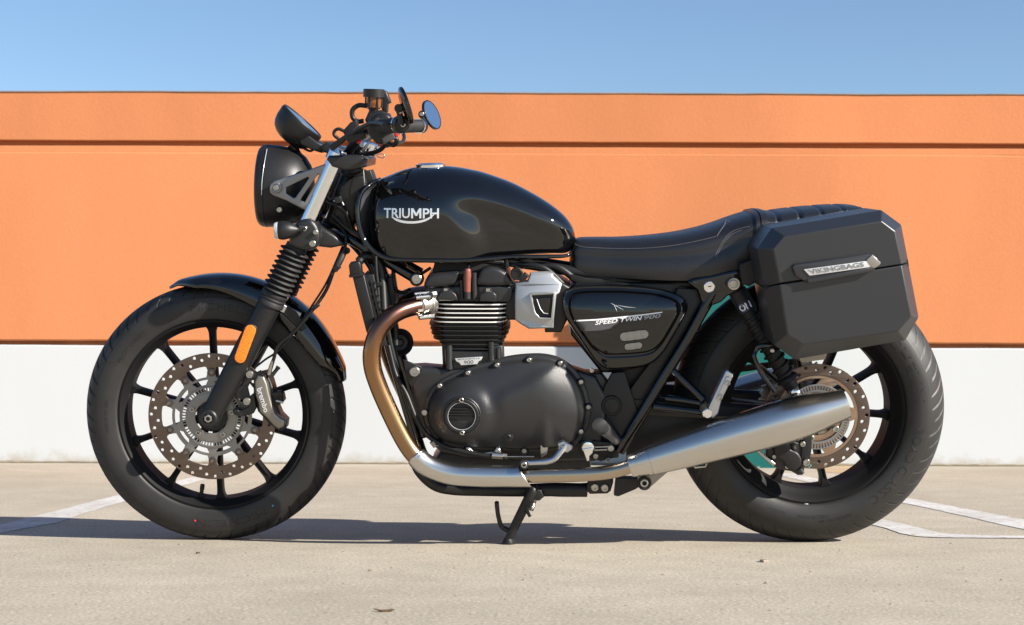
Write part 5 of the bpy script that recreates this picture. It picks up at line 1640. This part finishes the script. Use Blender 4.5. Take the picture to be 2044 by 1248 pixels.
# silencer
sil = [(1256, 932, 0.0228), (1260, 931, 0.0268), (1292, 921.5, 0.0325), (1299.5, 919, 0.0330)]
def sil_make(s):
    pts = [L(x, y, -0.208) for x, y, r in sil]
    if s > 0: pts = [mir(p) for p in pts]
    A = pts[0]; B = L(1690, 806, -0.212)
    if s > 0: B = mir(B)
    ax = (B - A); ln = ax.length
    body = lathe('silencer', A, ax, [(0.0, 0.0), (0.0, 0.0245), (0.003, 0.0262), (0.044, 0.0335), (0.0475, 0.0338), (0.0480, 0.0318), (0.0500, 0.0318), (0.0506, 0.0345), (0.10, 0.0385), (0.18, 0.0435), (0.26, 0.0480), (0.32, 0.0503), (0.36, 0.0512), (0.395, 0.0510), (0.425, 0.0492), (0.455, 0.0452), (0.48, 0.0402), (ln - 0.006, 0.0345), (ln - 0.0005, 0.0332), (ln, 0.0322), (ln - 0.003, 0.0305), (ln - 0.04, 0.0290), (ln - 0.04, 0.0)], 'brushed', bike, 72, sharp=40)
    return body, A, ax.normalized(), ln
silb, sA, sax, sln = sil_make(-1)
silf, _, _, _ = sil_make(1)
plate('silencer_hanger', [(1272, 940), (1310, 945), (1335, 941), (1296, 975), (1284, 978), (1274, 970)], -0.200, -0.195, 'caliper_grey', silb, bevel=0.001, wtrace=-0.2)
lathe('hanger_bush', L(1286, 964.5, -0.20), (0, -1, 0), [(-0.014, 0.0165), (0.006, 0.0165), (0.008, 0.015), (0.008, 0.0125), (0.006, 0.012), (0.006, 0)], 'rubber', silb, 32)
bolt(silb, 1286, 964.5, -0.207, 8, 'steel')
tube('silencer_hook', [(1385, 928, -0.20), (1387, 934, -0.20), (1408, 932, -0.20), (1412, 922, -0.20)], 0.0022, 'steel', silb, 8, 0)

# ------------------------------------------------------------------ frame
def sym_tube(name, pts, r, m='gloss_black', seg=18, smooth=6):
    q = [L(*p) for p in pts]
    a = tube(name, q, r, m, bike, seg, smooth)
    b = tube(name, [mir(p) for p in q], r, m, bike, seg, smooth)
    return a, b
sym_tube('frame_strut', [(648, 452, -0.035), (700, 478, -0.055), (765, 518, -0.075), (832, 558, -0.085)], 0.0128, 'gloss_black')
fr = lathe('mount_boss', L(832, 557.5, -0.086), (0, -1, 0), [(-0.02, 0.0165), (0.012, 0.0165), (0.014, 0.015), (0.014, 0)], 'satin_black', bike, 32)
bolt(fr, 832, 557.5, -0.104, 10.5, long=0.5)
sym_tube('frame_downtube', [(690, 470, -0.03), (720, 500, -0.05), (748, 540, -0.07), (764, 600, -0.085), (776, 680, -0.09), (800, 770, -0.095), (826, 860, -0.10), (838, 905, -0.10)], 0.0135, 'gloss_black')
sym_tube('frame_cradle', [(824, 905, -0.085), (838, 940, -0.085), (868, 968, -0.085), (905, 977, -0.085), (960, 979, -0.085), (1040, 980, -0.085), (1120, 979, -0.085), (1172, 976, -0.085)], 0.0145, 'satin_black')
sym_tube('frame_backbone', [(700, 400, -0.025), (760, 450, -0.035), (860, 500, -0.045), (1000, 520, -0.05), (1130, 540, -0.06), (1250, 562, -0.075), (1380, 568, -0.09), (1470, 555, -0.095)], 0.013, 'satin_black')
sym_tube('rear_frame_tube', [(1424, 585, -0.128), (1404, 618, -0.130), (1370, 680, -0.132), (1330, 745, -0.133), (1290, 812, -0.133), (1262, 858, -0.132), (1236, 902, -0.128)], 0.0135, 'gloss_black')
pl = plate('rear_mount', [(1372, 566), (1385, 556), (1420, 550), (1450, 543), (1482, 540), (1486, 556), (1484, 580), (1470, 586), (1452, 592), (1440, 604), (1412, 612), (1398, 600), (1392, 580)], -0.140, -0.09, 'gloss_black', bike, bevel=0.008, smooth=2, wtrace=-0.14)
lk = lathe('seat_lock', L(1416, 573, -0.142), (0, -1, 0), [(-0.01, 0.0130), (0.003, 0.0130), (0.004, 0.0115), (0.004, 0.0085), (0.0055, 0.0080), (0.0055, 0.0045), (0.003, 0.004), (0.003, 0)], 'chrome', pl, 32)
beam('key_slot', L(1413, 573, -0.1480), L(1420, 572.5, -0.1480), 0.0018, 0.001, 'letter_dark', lk, 0.0002)
lathe('shock_washer', L(1464, 567, -0.152), (0, -1, 0), [(-0.014, 0.0150), (0.006, 0.0150), (0.008, 0.0138), (0.008, 0)], 'steel', pl, 36)
bolt(pl, 1464, 567, -0.164, 8.5, 'steel')
plate('frame_gusset', [(1222, 745), (1247, 743), (1262, 790), (1276, 826), (1262, 852), (1246, 884), (1224, 852), (1203, 820), (1199, 797), (1208, 770)], -0.128, -0.112, 'satin_black', bike, bevel=0.003, wtrace=-0.13)
pv = lathe('pivot_cap', L(1220.5, 810, -0.128), (0, -1, 0), [(-0.01, 0.0245), (0.004, 0.0245), (0.007, 0.0225), (0.007, 0.0195), (0.005, 0.0190), (0.005, 0.0180), (0.0075, 0.017), (0.0085, 0.012), (0.0088, 0)], 'plastic_black', bike, 48)
plate('gearbox_side', [(1140, 745), (1200, 745), (1235, 790), (1240, 860), (1235, 915), (1150, 922), (1140, 880)], -0.112, -0.04, 'cast_black', bike, bevel=0.006, wtrace=-0.11)
plate('sprocket_cover', [(1168, 770), (1196, 765), (1206, 800), (1204, 850), (1180, 870), (1170, 830)], -0.122, -0.10, 'cast_black', bike, bevel=0.004, wtrace=-0.12)
bolt(bike, 1181, 740, -0.115, 5)
# dark airbox and battery tray behind the panel
plate('airbox', [(1128, 585), (1150, 566), (1370, 562), (1385, 590), (1362, 660), (1310, 728), (1230, 745), (1200, 745), (1140, 670)], -0.10, 0.10, 'plastic_black', bike, bevel=0.008, wtrace=-0.10)
plate('seat_pan', [(1140, 548), (1170, 555), (1265, 561), (1340, 562), (1390, 560), (1450, 546), (1500, 532), (1500, 545), (1440, 562), (1380, 572), (1160, 572), (1136, 558)], -0.085, 0.085, 'plastic_black', bike, bevel=0.003, wtrace=-0.085)
plate('inner_guard', [(1228, 740), (1300, 715), (1338, 690), (1300, 770), (1258, 840), (1236, 800)], -0.08, 0.08, 'plastic_black', bike, bevel=0.006, wtrace=-0.08)

# rear mudguard over the tyre, under the seat
v, f = [], []
n, m_ = 40, 9
for i in range(n + 1):
    a = rad(112 - 50 * i / n)
    for k in range(m_):
        u = -1 + 2 * k / (m_ - 1)
        w = 0.088 * math.sin(u * PI / 2)
        r = RR + 0.030 - 0.030 * (1 - math.cos(u * PI / 2))
        v.append((RCN.x + r * math.cos(a), w, RCN.z + r * math.sin(a)))
for i in range(n):
    for k in range(m_ - 1): f.append((i * m_ + k, i * m_ + k + 1, (i + 1) * m_ + k + 1, (i + 1) * m_ + k))
rm = obj('rear_mudguard', v, f, 'plastic_black', bike, 60)
md = rm.modifiers.new('thickness', 'SOLIDIFY'); md.thickness = 0.003

# swingarm
swa = None
for s in (-1, 1):
    a, b = L(1225, 806, -0.108), L(1632, 822, -0.108)
    b = vec(RCN.x + 0.012, a.y, RCN.z - 0.002)
    if s > 0: a, b = mir(a), mir(b)
    beam('swingarm', a, b, 0.046, 0.026, 'satin_black', bike, 0.009, 0.036)
tube('swingarm_brace', [L(1300, 790, -0.10), L(1300, 790, 0.10)], 0.022, 'satin_black', bike, 20, 0)
tube('pivot_shaft', [L(1222, 808, -0.115), L(1222, 808, 0.115)], 0.02, 'satin_black', bike, 20, 0)

plate('exhaust_guard', [(1250, 858), (1290, 822), (1330, 812), (1425, 826), (1440, 842), (1380, 866), (1300, 898), (1250, 920)], -0.085, -0.06, 'plastic_black', bike, bevel=0.003, wtrace=-0.08)
# passenger peg hanger and its tubes
tube('hanger_tube', [(1344, 742, -0.135), (1375, 770, -0.150), (1405, 799, -0.165)], 0.0095, 'gloss_black', bike, 16, 4)
tube('hanger_tube', [(1306, 812, -0.135), (1350, 818, -0.150), (1400, 824, -0.165)], 0.0095, 'gloss_black', bike, 16, 4)
tube('hanger_tube', [(1330, 796, -0.130), (1365, 800, -0.145), (1402, 806, -0.160)], 0.0085, 'gloss_black', bike, 16, 4)
lathe('hanger_boss', L(1408, 815, -0.168), (0, -1, 0), [(-0.018, 0.0165), (0.010, 0.0165), (0.013, 0.014), (0.013, 0)], 'gloss_black', bike, 32)
ph = plate('passenger_peg', [(1447, 741), (1452, 738), (1464, 747), (1463, 753), (1440, 800), (1434, 826), (1424, 836), (1412, 832), (1410, 822), (1420, 800)], -0.205, -0.172, 'aluminium', bike, bevel=0.0045, wtrace=-0.2)
plate('peg_rib', [(1449, 752), (1455, 752), (1458, 760), (1440, 799), (1433, 802), (1430, 795)], -0.209, -0.200, 'aluminium', ph, bevel=0.002, wtrace=-0.205)
bolt(ph, 1452, 765.5, -0.2095, 5.5, 'steel'); bolt(ph, 1437.5, 793, -0.2095, 5.5, 'steel')
lathe('peg_pivot', L(1411, 824, -0.19), (0, -1, 0), [(-0.02, 0.012), (0.014, 0.012), (0.016, 0.010), (0.016, 0)], 'chrome', ph, 28)

# shock absorber
SA, SB = L(1464, 568, -0.126), L(1588, 786, -0.126)
sd = (SB - SA); sl_ = sd.length
shk = lathe('shock_absorber', SA, sd, [(0.0, 0), (0.0, 0.014), (0.012, 0.016), (0.018, 0.0215), (0.030, 0.0225), (0.070, 0.0225), (0.072, 0.0205), (0.078, 0.0205), (0.079, 0.0195), (0.10, 0.0190), (sl_ - 0.05, 0.0190), (sl_ - 0.045, 0.025), (sl_ - 0.038, 0.027), (sl_ - 0.034, 0.018), (sl_ - 0.008, 0.014), (sl_ + 0.006, 0.012), (sl_ + 0.008, 0)], 'matte_black', bike, 36)
pts = []
dn = sd.normalized(); e1 = Vector((0, 1, 0)); e2 = dn.cross(e1)
for i in range(0, 9 * 16 + 1):
    a = 2 * PI * i / 16
    pts.append(SA + dn * (0.080 + (sl_ - 0.125) * i / (9 * 16)) + (e1 * math.cos(a) + e2 * math.sin(a)) * 0.021)
tube('shock_spring', pts, 0.0040, 'matte_black', shk, 8, 0)
def shock_fn(u, v, d):
    t = 0.048 + 0.017 * (1 - v)
    a = (u - 0.62) * 1.35
    p = SA + dn * t
    n_ = (Vector((0, -1, 0)) * math.cos(a) + (-e2 if e2.x < 0 else e2) * math.sin(a))
    return p + n_ * (0.0229 + max(0, d))
def shock_patch(u, v, d):
    return shock_fn(u, v, 0) - dn * 0
pv_, pf_ = [], []
for i in range(17):
    for j in range(2):
        a = -1.0 + 1.6 * i / 16
        n_ = (Vector((0, -1, 0)) * math.cos(a) + (-e2 if e2.x < 0 else e2) * math.sin(a))
        pv_.append(SA + dn * (0.045 if j else 0.069) + n_ * 0.0227)
for i in range(16): pf_.append((2 * i, 2 * i + 1, 2 * i + 3, 2 * i + 2))
mat('sticker_navy', (0.012, 0.014, 0.06), 0.35)
stk = obj('shock_sticker', pv_, pf_, 'sticker_navy', shk, 60)
text_on('sticker_lettering', 'ON', shock_fn, 'letter_white', stk, bold=0.03, ext=0.0)
lathe('shock_bolt', L(1587.5, 784, -0.150), (0, -1, 0), [(-0.02, 0.0125), (0.002, 0.0125), (0.007, 0.0105), (0.010, 0.006), (0.011, 0)], 'chrome', shk, 32)

# rear caliper
rc = plate('rear_caliper', [(1545, 893), (1556, 884), (1570, 886), (1578, 897), (1592, 904), (1600, 918), (1597, 932), (1585, 940), (1572, 935), (1563, 922), (1549, 912)], -0.158, -0.135, 'satin_black', bike, bevel=0.005, smooth=4, wtrace=-0.155)
plate('caliper_body', [(1530, 892), (1548, 884), (1580, 880), (1602, 886), (1612, 905), (1606, 936), (1604, 948), (1594, 950), (1580, 942), (1556, 938), (1540, 928), (1530, 915)], -0.136, -0.106, 'cast_black', rc, bevel=0.005, wtrace=-0.135)
plate('caliper_hanger', [(1604, 870), (1622, 868), (1620, 900), (1616, 925), (1606, 932), (1598, 920), (1600, 895)], -0.140, -0.128, 'satin_black', rc, bevel=0.002, wtrace=-0.14)
bolt(rc, 1609, 923, -0.144, 7.5, long=0.9); bolt(rc, 1602, 887, -0.146, 5.5, 'steel')
bolt(rc, 1545, 912, -0.139, 4.2); bolt(rc, 1571.5, 932, -0.140, 4.2)
tube('caliper_slider', [(1581, 886, -0.15), (1585, 897, -0.15)], 0.006, 'rubber', rc, 14, 0)
tube('caliper_tip', [(1594, 936, -0.135), (1602, 946, -0.135)], [0.008, 0.006], 'cast_black', rc, 14, 0)
tube('rear_brake_hose', [(1512, 898, -0.14), (1522, 908, -0.145), (1532, 917, -0.148), (1545, 927, -0.146)], [0.005, 0.0045, 0.005, 0.006], 'steel', rc, 12, 4)
tube('rear_brake_hose', [(1440, 860, -0.13), (1480, 878, -0.135), (1505, 893, -0.138), (1514, 899, -0.14)], 0.0042, 'hose', rc, 12, 4)

# ------------------------------------------------------------------ saddlebag
BO = [(1511, 497), (1540, 456), (1759.5, 420), (1799, 449), (1813.5, 525), (1834, 634), (1807.5, 680), (1586.5, 718), (1544.5, 689), (1524, 574)]
BI = [(1543, 497), (1565, 472), (1759.5, 441.8), (1787, 462.5), (1800, 529), (1819.5, 631.5), (1792, 662), (1603, 689), (1572, 669), (1557, 567)]
WO, WI, WK = -0.305, -0.352, -0.145
def on_seam(ring, w, first, last):
    return ring
def bag_piece(name, top):
    gap = 1.3
    # ring index: 9 = seam left, 4 = seam right
    def half(ring):
        sl_, sr_ = Vector(ring[9]), Vector(ring[4])
        g = Vector((0, -gap)) if top else Vector((0, gap))
        if top: return [tuple(sl_ + g)] + [ring[i] for i in (0, 1, 2, 3)] + [tuple(sr_ + g)]
        return [tuple(sr_ + g)] + [ring[i] for i in (5, 6, 7, 8)] + [tuple(sl_ + g)]
    o2, i2 = half(BO), half(BI)
    back = [L(p[0], p[1], WO) for p in o2]
    cx = sum(p.x for p in back) / len(back); cz = L(1670, 570, WO).z
    rb = [vec(cx + (p.x - cx) * 0.985, WK, cz + (p.z - cz) * 0.985) for p in back]
    rmid = [vec(p.x, WO + 0.012, p.z) for p in back]
    ro = [L(p[0], p[1], WO) for p in o2]
    ri = [L(p[0], p[1], WI) for p in i2]
    rings = [rb, rmid, ro, ri]
    n = 6
    v = [p for r in rings for p in r]
    f = []
    for i in range(3):
        for k in range(n):
            f.append((i * n + k, i * n + (k + 1) % n, (i + 1) * n + (k + 1) % n, (i + 1) * n + k))
    f.append(tuple(range(n))); f.append(tuple(3 * n + k for k in range(n)))
    o = obj(name, v, f, 'bag_shell', None, 20)
    b = o.modifiers.new('edges', 'BEVEL'); b.width = 0.0026; b.segments = 3; b.limit_method = 'ANGLE'; b.angle_limit = rad(12); b.harden_normals = False
    return o
bag = bag_piece('saddlebag', False); bag.parent = bike
lid = bag_piece('saddlebag_lid', True); lid.parent = bag
# dark joint behind the gap
jt = [BO[9], (BO[9][0] + 3, BO[9][1] - 6), (BO[4][0] - 3, BO[4][1] - 6), BO[4], (BO[4][0] - 2, BO[4][1] + 6), (BO[9][0] + 2, BO[9][1] + 6)]
plate('bag_gasket', [(1527, 566), (1811, 518), (1813, 532), (1528, 580)], WO - 0.008, WK + 0.02, 'matte_black', bag, wtrace=WO - 0.002)
hd = plate('bag_latch', [(1581, 533), (1586, 528), (1736, 507.5), (1743, 510), (1757, 525), (1756, 529), (1744, 536), (1612, 562.5), (1604, 561), (1588, 552)], WI - 0.011, WI + 0.004, 'bag_shell', bag, bevel=0.003, wtrace=WI - 0.009)
plate('latch_lower_lip', [(1611, 557), (1743, 533), (1746, 538), (1740, 543), (1616, 566.5), (1611, 563)], WI - 0.014, WI + 0.002, 'bag_shell', hd, bevel=0.002, wtrace=WI - 0.012)
bdg = plate('latch_badge', [(1604.5, 538.5), (1732, 521.3), (1738.5, 533.5), (1616, 551)], WI - 0.0135, WI - 0.009, 'letter_silver', hd, bevel=0.0006, wtrace=WI - 0.013)
text_on('badge_lettering', 'VIKINGBAGS', quad_map((1621, 547.5), (1726, 532.5), (1612, 539), (1723, 523.5), WI - 0.0137, None), 'badge_relief', bdg, bold=0.012, ext=0.0009, shear=0.12)
plate('latch_tip', [(1729, 520), (1741, 508.5), (1758, 525), (1756, 529.5), (1746, 536), (1739, 534)], WI - 0.0145, WI - 0.009, 'steel', hd, bevel=0.0012, wtrace=WI - 0.013)
plate('bag_bracket', [(1540, 560), (1560, 552), (1700, 545), (1705, 690), (1580, 708), (1560, 690)], -0.149, -0.140, 'satin_black', bag, bevel=0.002, wtrace=-0.2)
plate('bag_bracket', [(1480, 530), (1540, 510), (1548, 545), (1500, 575), (1484, 570)], -0.16, -0.12, 'satin_black', bag, bevel=0.003, wtrace=-0.19)
tube('bag_stay', [L(1508, 700, -0.17), L(1506, 715, -0.175), L(1520, 745, -0.178), L(1546, 782, -0.175)], 0.006, 'gloss_black', bag, 14, 5)
tube('bag_stay', [L(1508, 702, -0.17), L(1515, 692, -0.175), L(1540, 690, -0.18)], 0.006, 'gloss_black', bag, 14, 5)
plate('bag_foot', [(1590, 708), (1650, 698), (1644, 716), (1596, 722)], -0.27, -0.20, 'caliper_grey', bag, bevel=0.002, wtrace=-0.25)
lathe('bag_lock', L(1541, 700, -0.20), (0, -1, 0), [(-0.01, 0.005), (0.006, 0.005), (0.007, 0.004), (0.007, 0)], 'bolt_steel', bag, 20)

# ------------------------------------------------------------------ radiator and front clutter
def rad_pt(px, py): return L(px, py, -0.125)
rdp = [(697, 526), (718, 523), (721, 549), (744, 640), (752, 688), (738, 690), (729, 660), (702, 552), (698, 548)]
ra = plate('radiator', [(722, 552), (746, 548), (772, 690), (752, 694), (738, 640)], -0.13, 0.15, 'matte_black', bike, bevel=0.003, wtrace=-0.13)
plate('radiator_tank', [(703, 552), (727, 549), (742, 610), (752, 660), (756, 692), (741, 694), (730, 660), (716, 605)], -0.150, -0.115, 'plastic_black', ra, bevel=0.004, wtrace=-0.15)
plate('radiator_cap', [(696, 530), (699, 525), (716, 522), (720, 527), (722, 549), (703, 553), (698, 549)], -0.152, -0.11, 'plastic_black', ra, bevel=0.004, wtrace=-0.15)
plate('radiator_lip', [(696, 550), (723, 546), (725, 551), (698, 555)], -0.155, -0.108, 'plastic_black', ra, bevel=0.001, wtrace=-0.152)
beam('radiator_edge', L(729, 556, -0.14), L(752, 640, -0.14), 0.008, 0.006, 'gloss_black', ra, 0.001)
beam('radiator_edge', L(740, 560, -0.136), L(764, 660, -0.136), 0.006, 0.006, 'gloss_black', ra, 0.001)
for i in range(8):
    y = 566 + i * 13
    beam('radiator_rib', L(737 + i * 3.0, y, -0.133), L(751 + i * 3.0, y - 2, -0.133), 0.004, 0.004, 'satin_black', ra, 0.0008)
tube('radiator_hose', [(716, 523, -0.10), (730, 512, -0.09), (752, 520, -0.085), (762, 560, -0.088), (766, 620, -0.105)], 0.011, 'hose', ra, 14)
tube('coolant_lead', [(750, 512, -0.115), (751, 540, -0.118), (754, 570, -0.12), (756, 605, -0.125), (757, 650, -0.13)], 0.0042, 'hose', ra, 10)
plate('lead_clip', [(749, 566), (760, 564), (761, 571), (750, 573)], -0.128, -0.115, 'plastic_black', ra, bevel=0.001)
tube('wiring_lead', [(784, 530, -0.06), (786, 560, -0.06), (792, 580, -0.065), (808, 585, -0.075), (818, 578, -0.085)], 0.0045, 'hose', bike, 10)
tube('wiring_lead', [(770, 548, -0.05), (774, 600, -0.06), (786, 640, -0.07), (790, 690, -0.08)], 0.008, 'hose', bike, 12)
plate('regulator', [(771, 555), (783, 552), (790, 600), (786, 620), (775, 615)], -0.065, 0.05, 'plastic_black', bike, bevel=0.003, wtrace=-0.06)
plate('inner_fairing', [(1352, 575), (1400, 578), (1420, 590), (1370, 680), (1330, 750), (1290, 815), (1262, 850), (1240, 800), (1300, 720)], -0.118, -0.100, 'plastic_black', bike, bevel=0.002, wtrace=-0.11)
hn = lathe('horn', L(797, 684, -0.03), Vector((0.35, -1, 0.1)), [(-0.03, 0), (-0.03, 0.028), (0.0, 0.034), (0.006, 0.034), (0.009, 0.030), (0.004, 0.024), (0.010, 0.018), (0.008, 0.010), (0.012, 0.006), (0.012, 0)], 'satin_black', bike, 40)
tube('clutch_run', [(775, 690, -0.115), (790, 748, -0.125), (812, 790, -0.14), (830, 835, -0.15), (850, 866, -0.155), (880, 888, -0.16), (920, 901, -0.165), (968, 910, -0.168), (1008, 912, -0.168)], 0.0058, 'hose', bike, 12)
tube('clutch_adjuster', [(982, 909, -0.168), (1004, 911, -0.168)], 0.0085, 'steel', bike, 12, 0)
tube('clutch_adjuster', [(1004, 911, -0.168), (1012, 911.5, -0.168)], 0.0065, 'caliper_grey', bike, 6, 0)
tube('clutch_wire', [(1010, 912, -0.168), (1066, 912, -0.166)], 0.0015, 'steel', bike, 8, 0)
cbk = plate('cable_bracket', [(930, 894), (937, 893), (944, 901), (960, 906), (986, 902), (992, 893), (999, 896), (999, 912), (990, 912), (986, 907), (960, 911), (940, 907), (931, 901)], -0.160, -0.1515, 'aluminium', bike, bevel=0.0015, wtrace=-0.16)
plate('lead_clamp', [(858, 884), (866, 880), (872, 890), (866, 894)], -0.168, -0.15, 'caliper_grey', bike, bevel=0.001, wtrace=-0.16)
plate('headstock_cover', [(676, 372), (700, 352), (728, 350), (735, 372), (716, 395), (712, 440), (700, 462), (672, 455), (664, 430)], -0.055, 0.06, 'plastic_black', bike, bevel=0.008, wtrace=-0.05)
tube('loom', [(655, 400, -0.05), (672, 410, -0.07), (690, 425, -0.07), (702, 455, -0.06), (716, 470, -0.06)], 0.006, 'hose', bike, 12)
tube('loom', [(664, 430, -0.06), (690, 455, -0.085), (715, 470, -0.09), (742, 500, -0.10), (752, 530, -0.105)], 0.0045, 'hose', bike, 12)
tube('loom_tie', [(666, 402, -0.078), (678, 398, -0.080), (686, 410, -0.078)], 0.0022, 'aluminium', bike, 8, 4)
plate('loom_connector', [(666, 395), (680, 392), (684, 404), (670, 408)], -0.085, -0.06, 'plastic_black', bike, bevel=0.002, wtrace=-0.08)
plate('tank_bracket', [(690, 350), (740, 340), (748, 362), (730, 372), (722, 395), (712, 392), (716, 370)], -0.04, 0.04, 'satin_black', bike, bevel=0.004, wtrace=-0.04)

# under the tank: wiring and fuel line
tube('fuel_hose', [(1010, 522, -0.07), (1035, 528, -0.08), (1075, 532, -0.09), (1100, 545, -0.09), (1130, 575, -0.09)], 0.0065, 'hose', bike, 12)
tube('breather_hose', [(1040, 520, -0.06), (1075, 530, -0.07), (1115, 535, -0.075), (1150, 560, -0.075)], 0.0085, 'hose', bike, 12)
tube('throttle_line', [(860, 535, -0.06), (840, 548, -0.06), (836, 552, -0.07)], 0.004, 'hose', bike, 10)
tube('throttle_line', [(870, 527, -0.07), (940, 522, -0.08), (1020, 530, -0.09), (1034, 540, -0.11)], 0.0035, 'hose', bike, 10)
beam('tank_mount', L(800, 520, -0.05), L(812, 545, -0.05), 0.016, 0.02, 'satin_black', bike, 0.002)
beam('tank_mount', L(1011, 516, -0.10), L(1013, 536, -0.10), 0.007, 0.007, 'satin_black', bike, 0.001)

# ------------------------------------------------------------------ controls and stand
gl = tube('gear_lever', [(1128, 888, -0.188), (1118, 903, -0.196), (1107, 916, -0.20), (1092, 922, -0.202), (1070, 924, -0.203), (1046, 925, -0.204)], [0.009, 0.008, 0.0075, 0.0075, 0.007, 0.0065], 'aluminium', bike, 18, 6)
tube('gear_lever_rubber', [L(1046, 928, -0.20), L(1046, 928, -0.232)], 0.0105, 'rubber', gl, 20, 0)
bolt(gl, 1046, 928, -0.233, 6)
plate('gear_lever_clamp', [(1113, 886), (1124, 881), (1139, 889), (1142, 897), (1133, 904), (1118, 902)], -0.196, -0.175, 'aluminium', gl, bevel=0.002, wtrace=-0.195)
bolt(gl, 1120, 895, -0.197, 5)
tube('shift_shaft', [L(1129, 893, -0.12), L(1129, 893, -0.18)], 0.007, 'steel', gl, 16, 0)
plate('clutch_arm', [(1079, 889), (1094, 890), (1092, 906), (1081, 914), (1079, 905)], -0.172, -0.160, 'steel', bike, bevel=0.001, wtrace=-0.17)
rpg = tube('rider_peg', [L(1196, 850, -0.265), L(1196, 850.5, -0.255), L(1200, 853, -0.215), L(1218, 868, -0.16), L(1230, 880, -0.13)], [0.0155, 0.0165, 0.0165, 0.0130, 0.0125], 'aluminium', bike, 24, 4)
tube('peg_rubber', [L(1195.5, 850, -0.270), L(1195.5, 850, -0.268), L(1200, 853.5, -0.215)], [0.0160, 0.0178, 0.0178], 'rubber', rpg, 28, 0)
pk = lathe('stand_switch', L(1173, 893, -0.165), (0.05, -1, 0), [(-0.03, 0.0165), (0.0, 0.0172), (0.006, 0.0165), (0.010, 0.0135), (0.0115, 0.008), (0.012, 0)], 'chrome', bike, 32)
plate('switch_stem', [(1163, 896), (1184, 893), (1183, 905), (1176, 911), (1177, 920), (1171, 922), (1168, 911)], -0.183, -0.172, 'chrome', pk, bevel=0.002, wtrace=-0.18)
plate('peg_mount', [(1150, 884), (1180, 880), (1222, 884), (1228, 896), (1226, 915), (1200, 922), (1175, 915), (1160, 905)], -0.140, -0.110, 'satin_black', bike, bevel=0.003, wtrace=-0.14)
bolt(bike, 1219, 895, -0.143, 6.2); bolt(bike, 1189, 911, -0.143, 5); bolt(bike, 1214, 919, -0.143, 5, 'steel')
tube('peg_rod', [(1184, 893, -0.148), (1215, 892, -0.146)], 0.0022, 'steel', bike, 8, 0)
tube('peg_rod', [(1186, 899, -0.148), (1212, 898, -0.146)], 0.0022, 'steel', bike, 8, 0)
lp = plate('lower_mount', [(1172, 966), (1180, 958), (1225, 950), (1224, 965), (1219, 981), (1212, 986), (1178, 987), (1172, 982)], -0.110, -0.095, 'satin_black', bike, bevel=0.002, wtrace=-0.11)
bolt(lp, 1187, 973, -0.113, 7.5, 'steel'); bolt(lp, 1207, 974, -0.113, 7.5, 'steel')
plate('hanger_plate', [(1230, 955), (1270, 955), (1290, 964), (1268, 978), (1234, 992), (1226, 990)], -0.13, -0.10, 'satin_black', bike, bevel=0.002, wtrace=-0.13)
tube('belly_tube', [L(1060, 977, -0.092), L(1110, 978, -0.09), L(1172, 979, -0.09)], [0.0135, 0.017, 0.0165], 'satin_black', bike, 20, 4)
plate('sump', [(880, 900), (1180, 905), (1180, 960), (1000, 965), (900, 955), (860, 930)], -0.075, 0.09, 'cast_black', bike, bevel=0.012, wtrace=-0.08)

# side stand, foot flat on the deck
gf = to_local(G(1014, 1087) + Vector((0, 0, 0.0)))
top = L(1061, 984, -0.125)
foot_c = to_local(G(1014, 1086.5) + Vector((0, 0, 0.011)))
jn = top.lerp(foot_c, 0.80)
ssd = tube('side_stand', [L(1063, 975, -0.115), top, top.lerp(foot_c, 0.5), jn, foot_c], [0.014, 0.0128, 0.0115, 0.011, 0.010], 'satin_black', bike, 20, 6)
up_l = (to_local(Vector((0, 0, 1))))
lathe('stand_foot', foot_c - up_l * 0.0115, up_l, [(0.0, 0), (0.0, 0.0165), (0.004, 0.0165), (0.006, 0.0150), (0.016, 0.0100), (0.018, 0)], 'satin_black', ssd, 28)
tube('stand_prong', [jn.lerp(foot_c, 0.2), L(1002, 1052, foot_c.y + 0.004), L(995, 1032, foot_c.y - 0.004), L(992.5, 1015, foot_c.y - 0.012), L(991.5, 1003, foot_c.y - 0.018)], [0.0065, 0.0060, 0.0055, 0.0055, 0.0055], 'satin_black', ssd, 14, 6)
spd = [(1068, 995, -0.11), (1060, 1020, -0.12)]
pts = []
A_, B_ = L(*spd[0]), L(*spd[1]); dv = (B_ - A_); dl = dv.length; dv.normalize(); q1 = Vector((0, 1, 0)); q2 = dv.cross(q1)
for i in range(0, 10 * 12 + 1):
    a = 2 * PI * i / 12
    pts.append(A_ + dv * (dl * i / 120) + (q1 * math.cos(a) + q2 * math.sin(a)) * 0.0052)
tube('stand_spring', pts, 0.0013, 'steel', ssd, 6, 0)
plate('stand_lug', [(1056, 975), (1080, 978), (1086, 992), (1076, 1000), (1062, 996)], -0.125, -0.095, 'satin_black', ssd, bevel=0.003, wtrace=-0.12)
tube('stand_hook', [(1050, 1012, -0.135), (1053, 1022, -0.137), (1058, 1032, -0.138)], [0.004, 0.0045, 0.0035], 'satin_black', ssd, 10, 4)
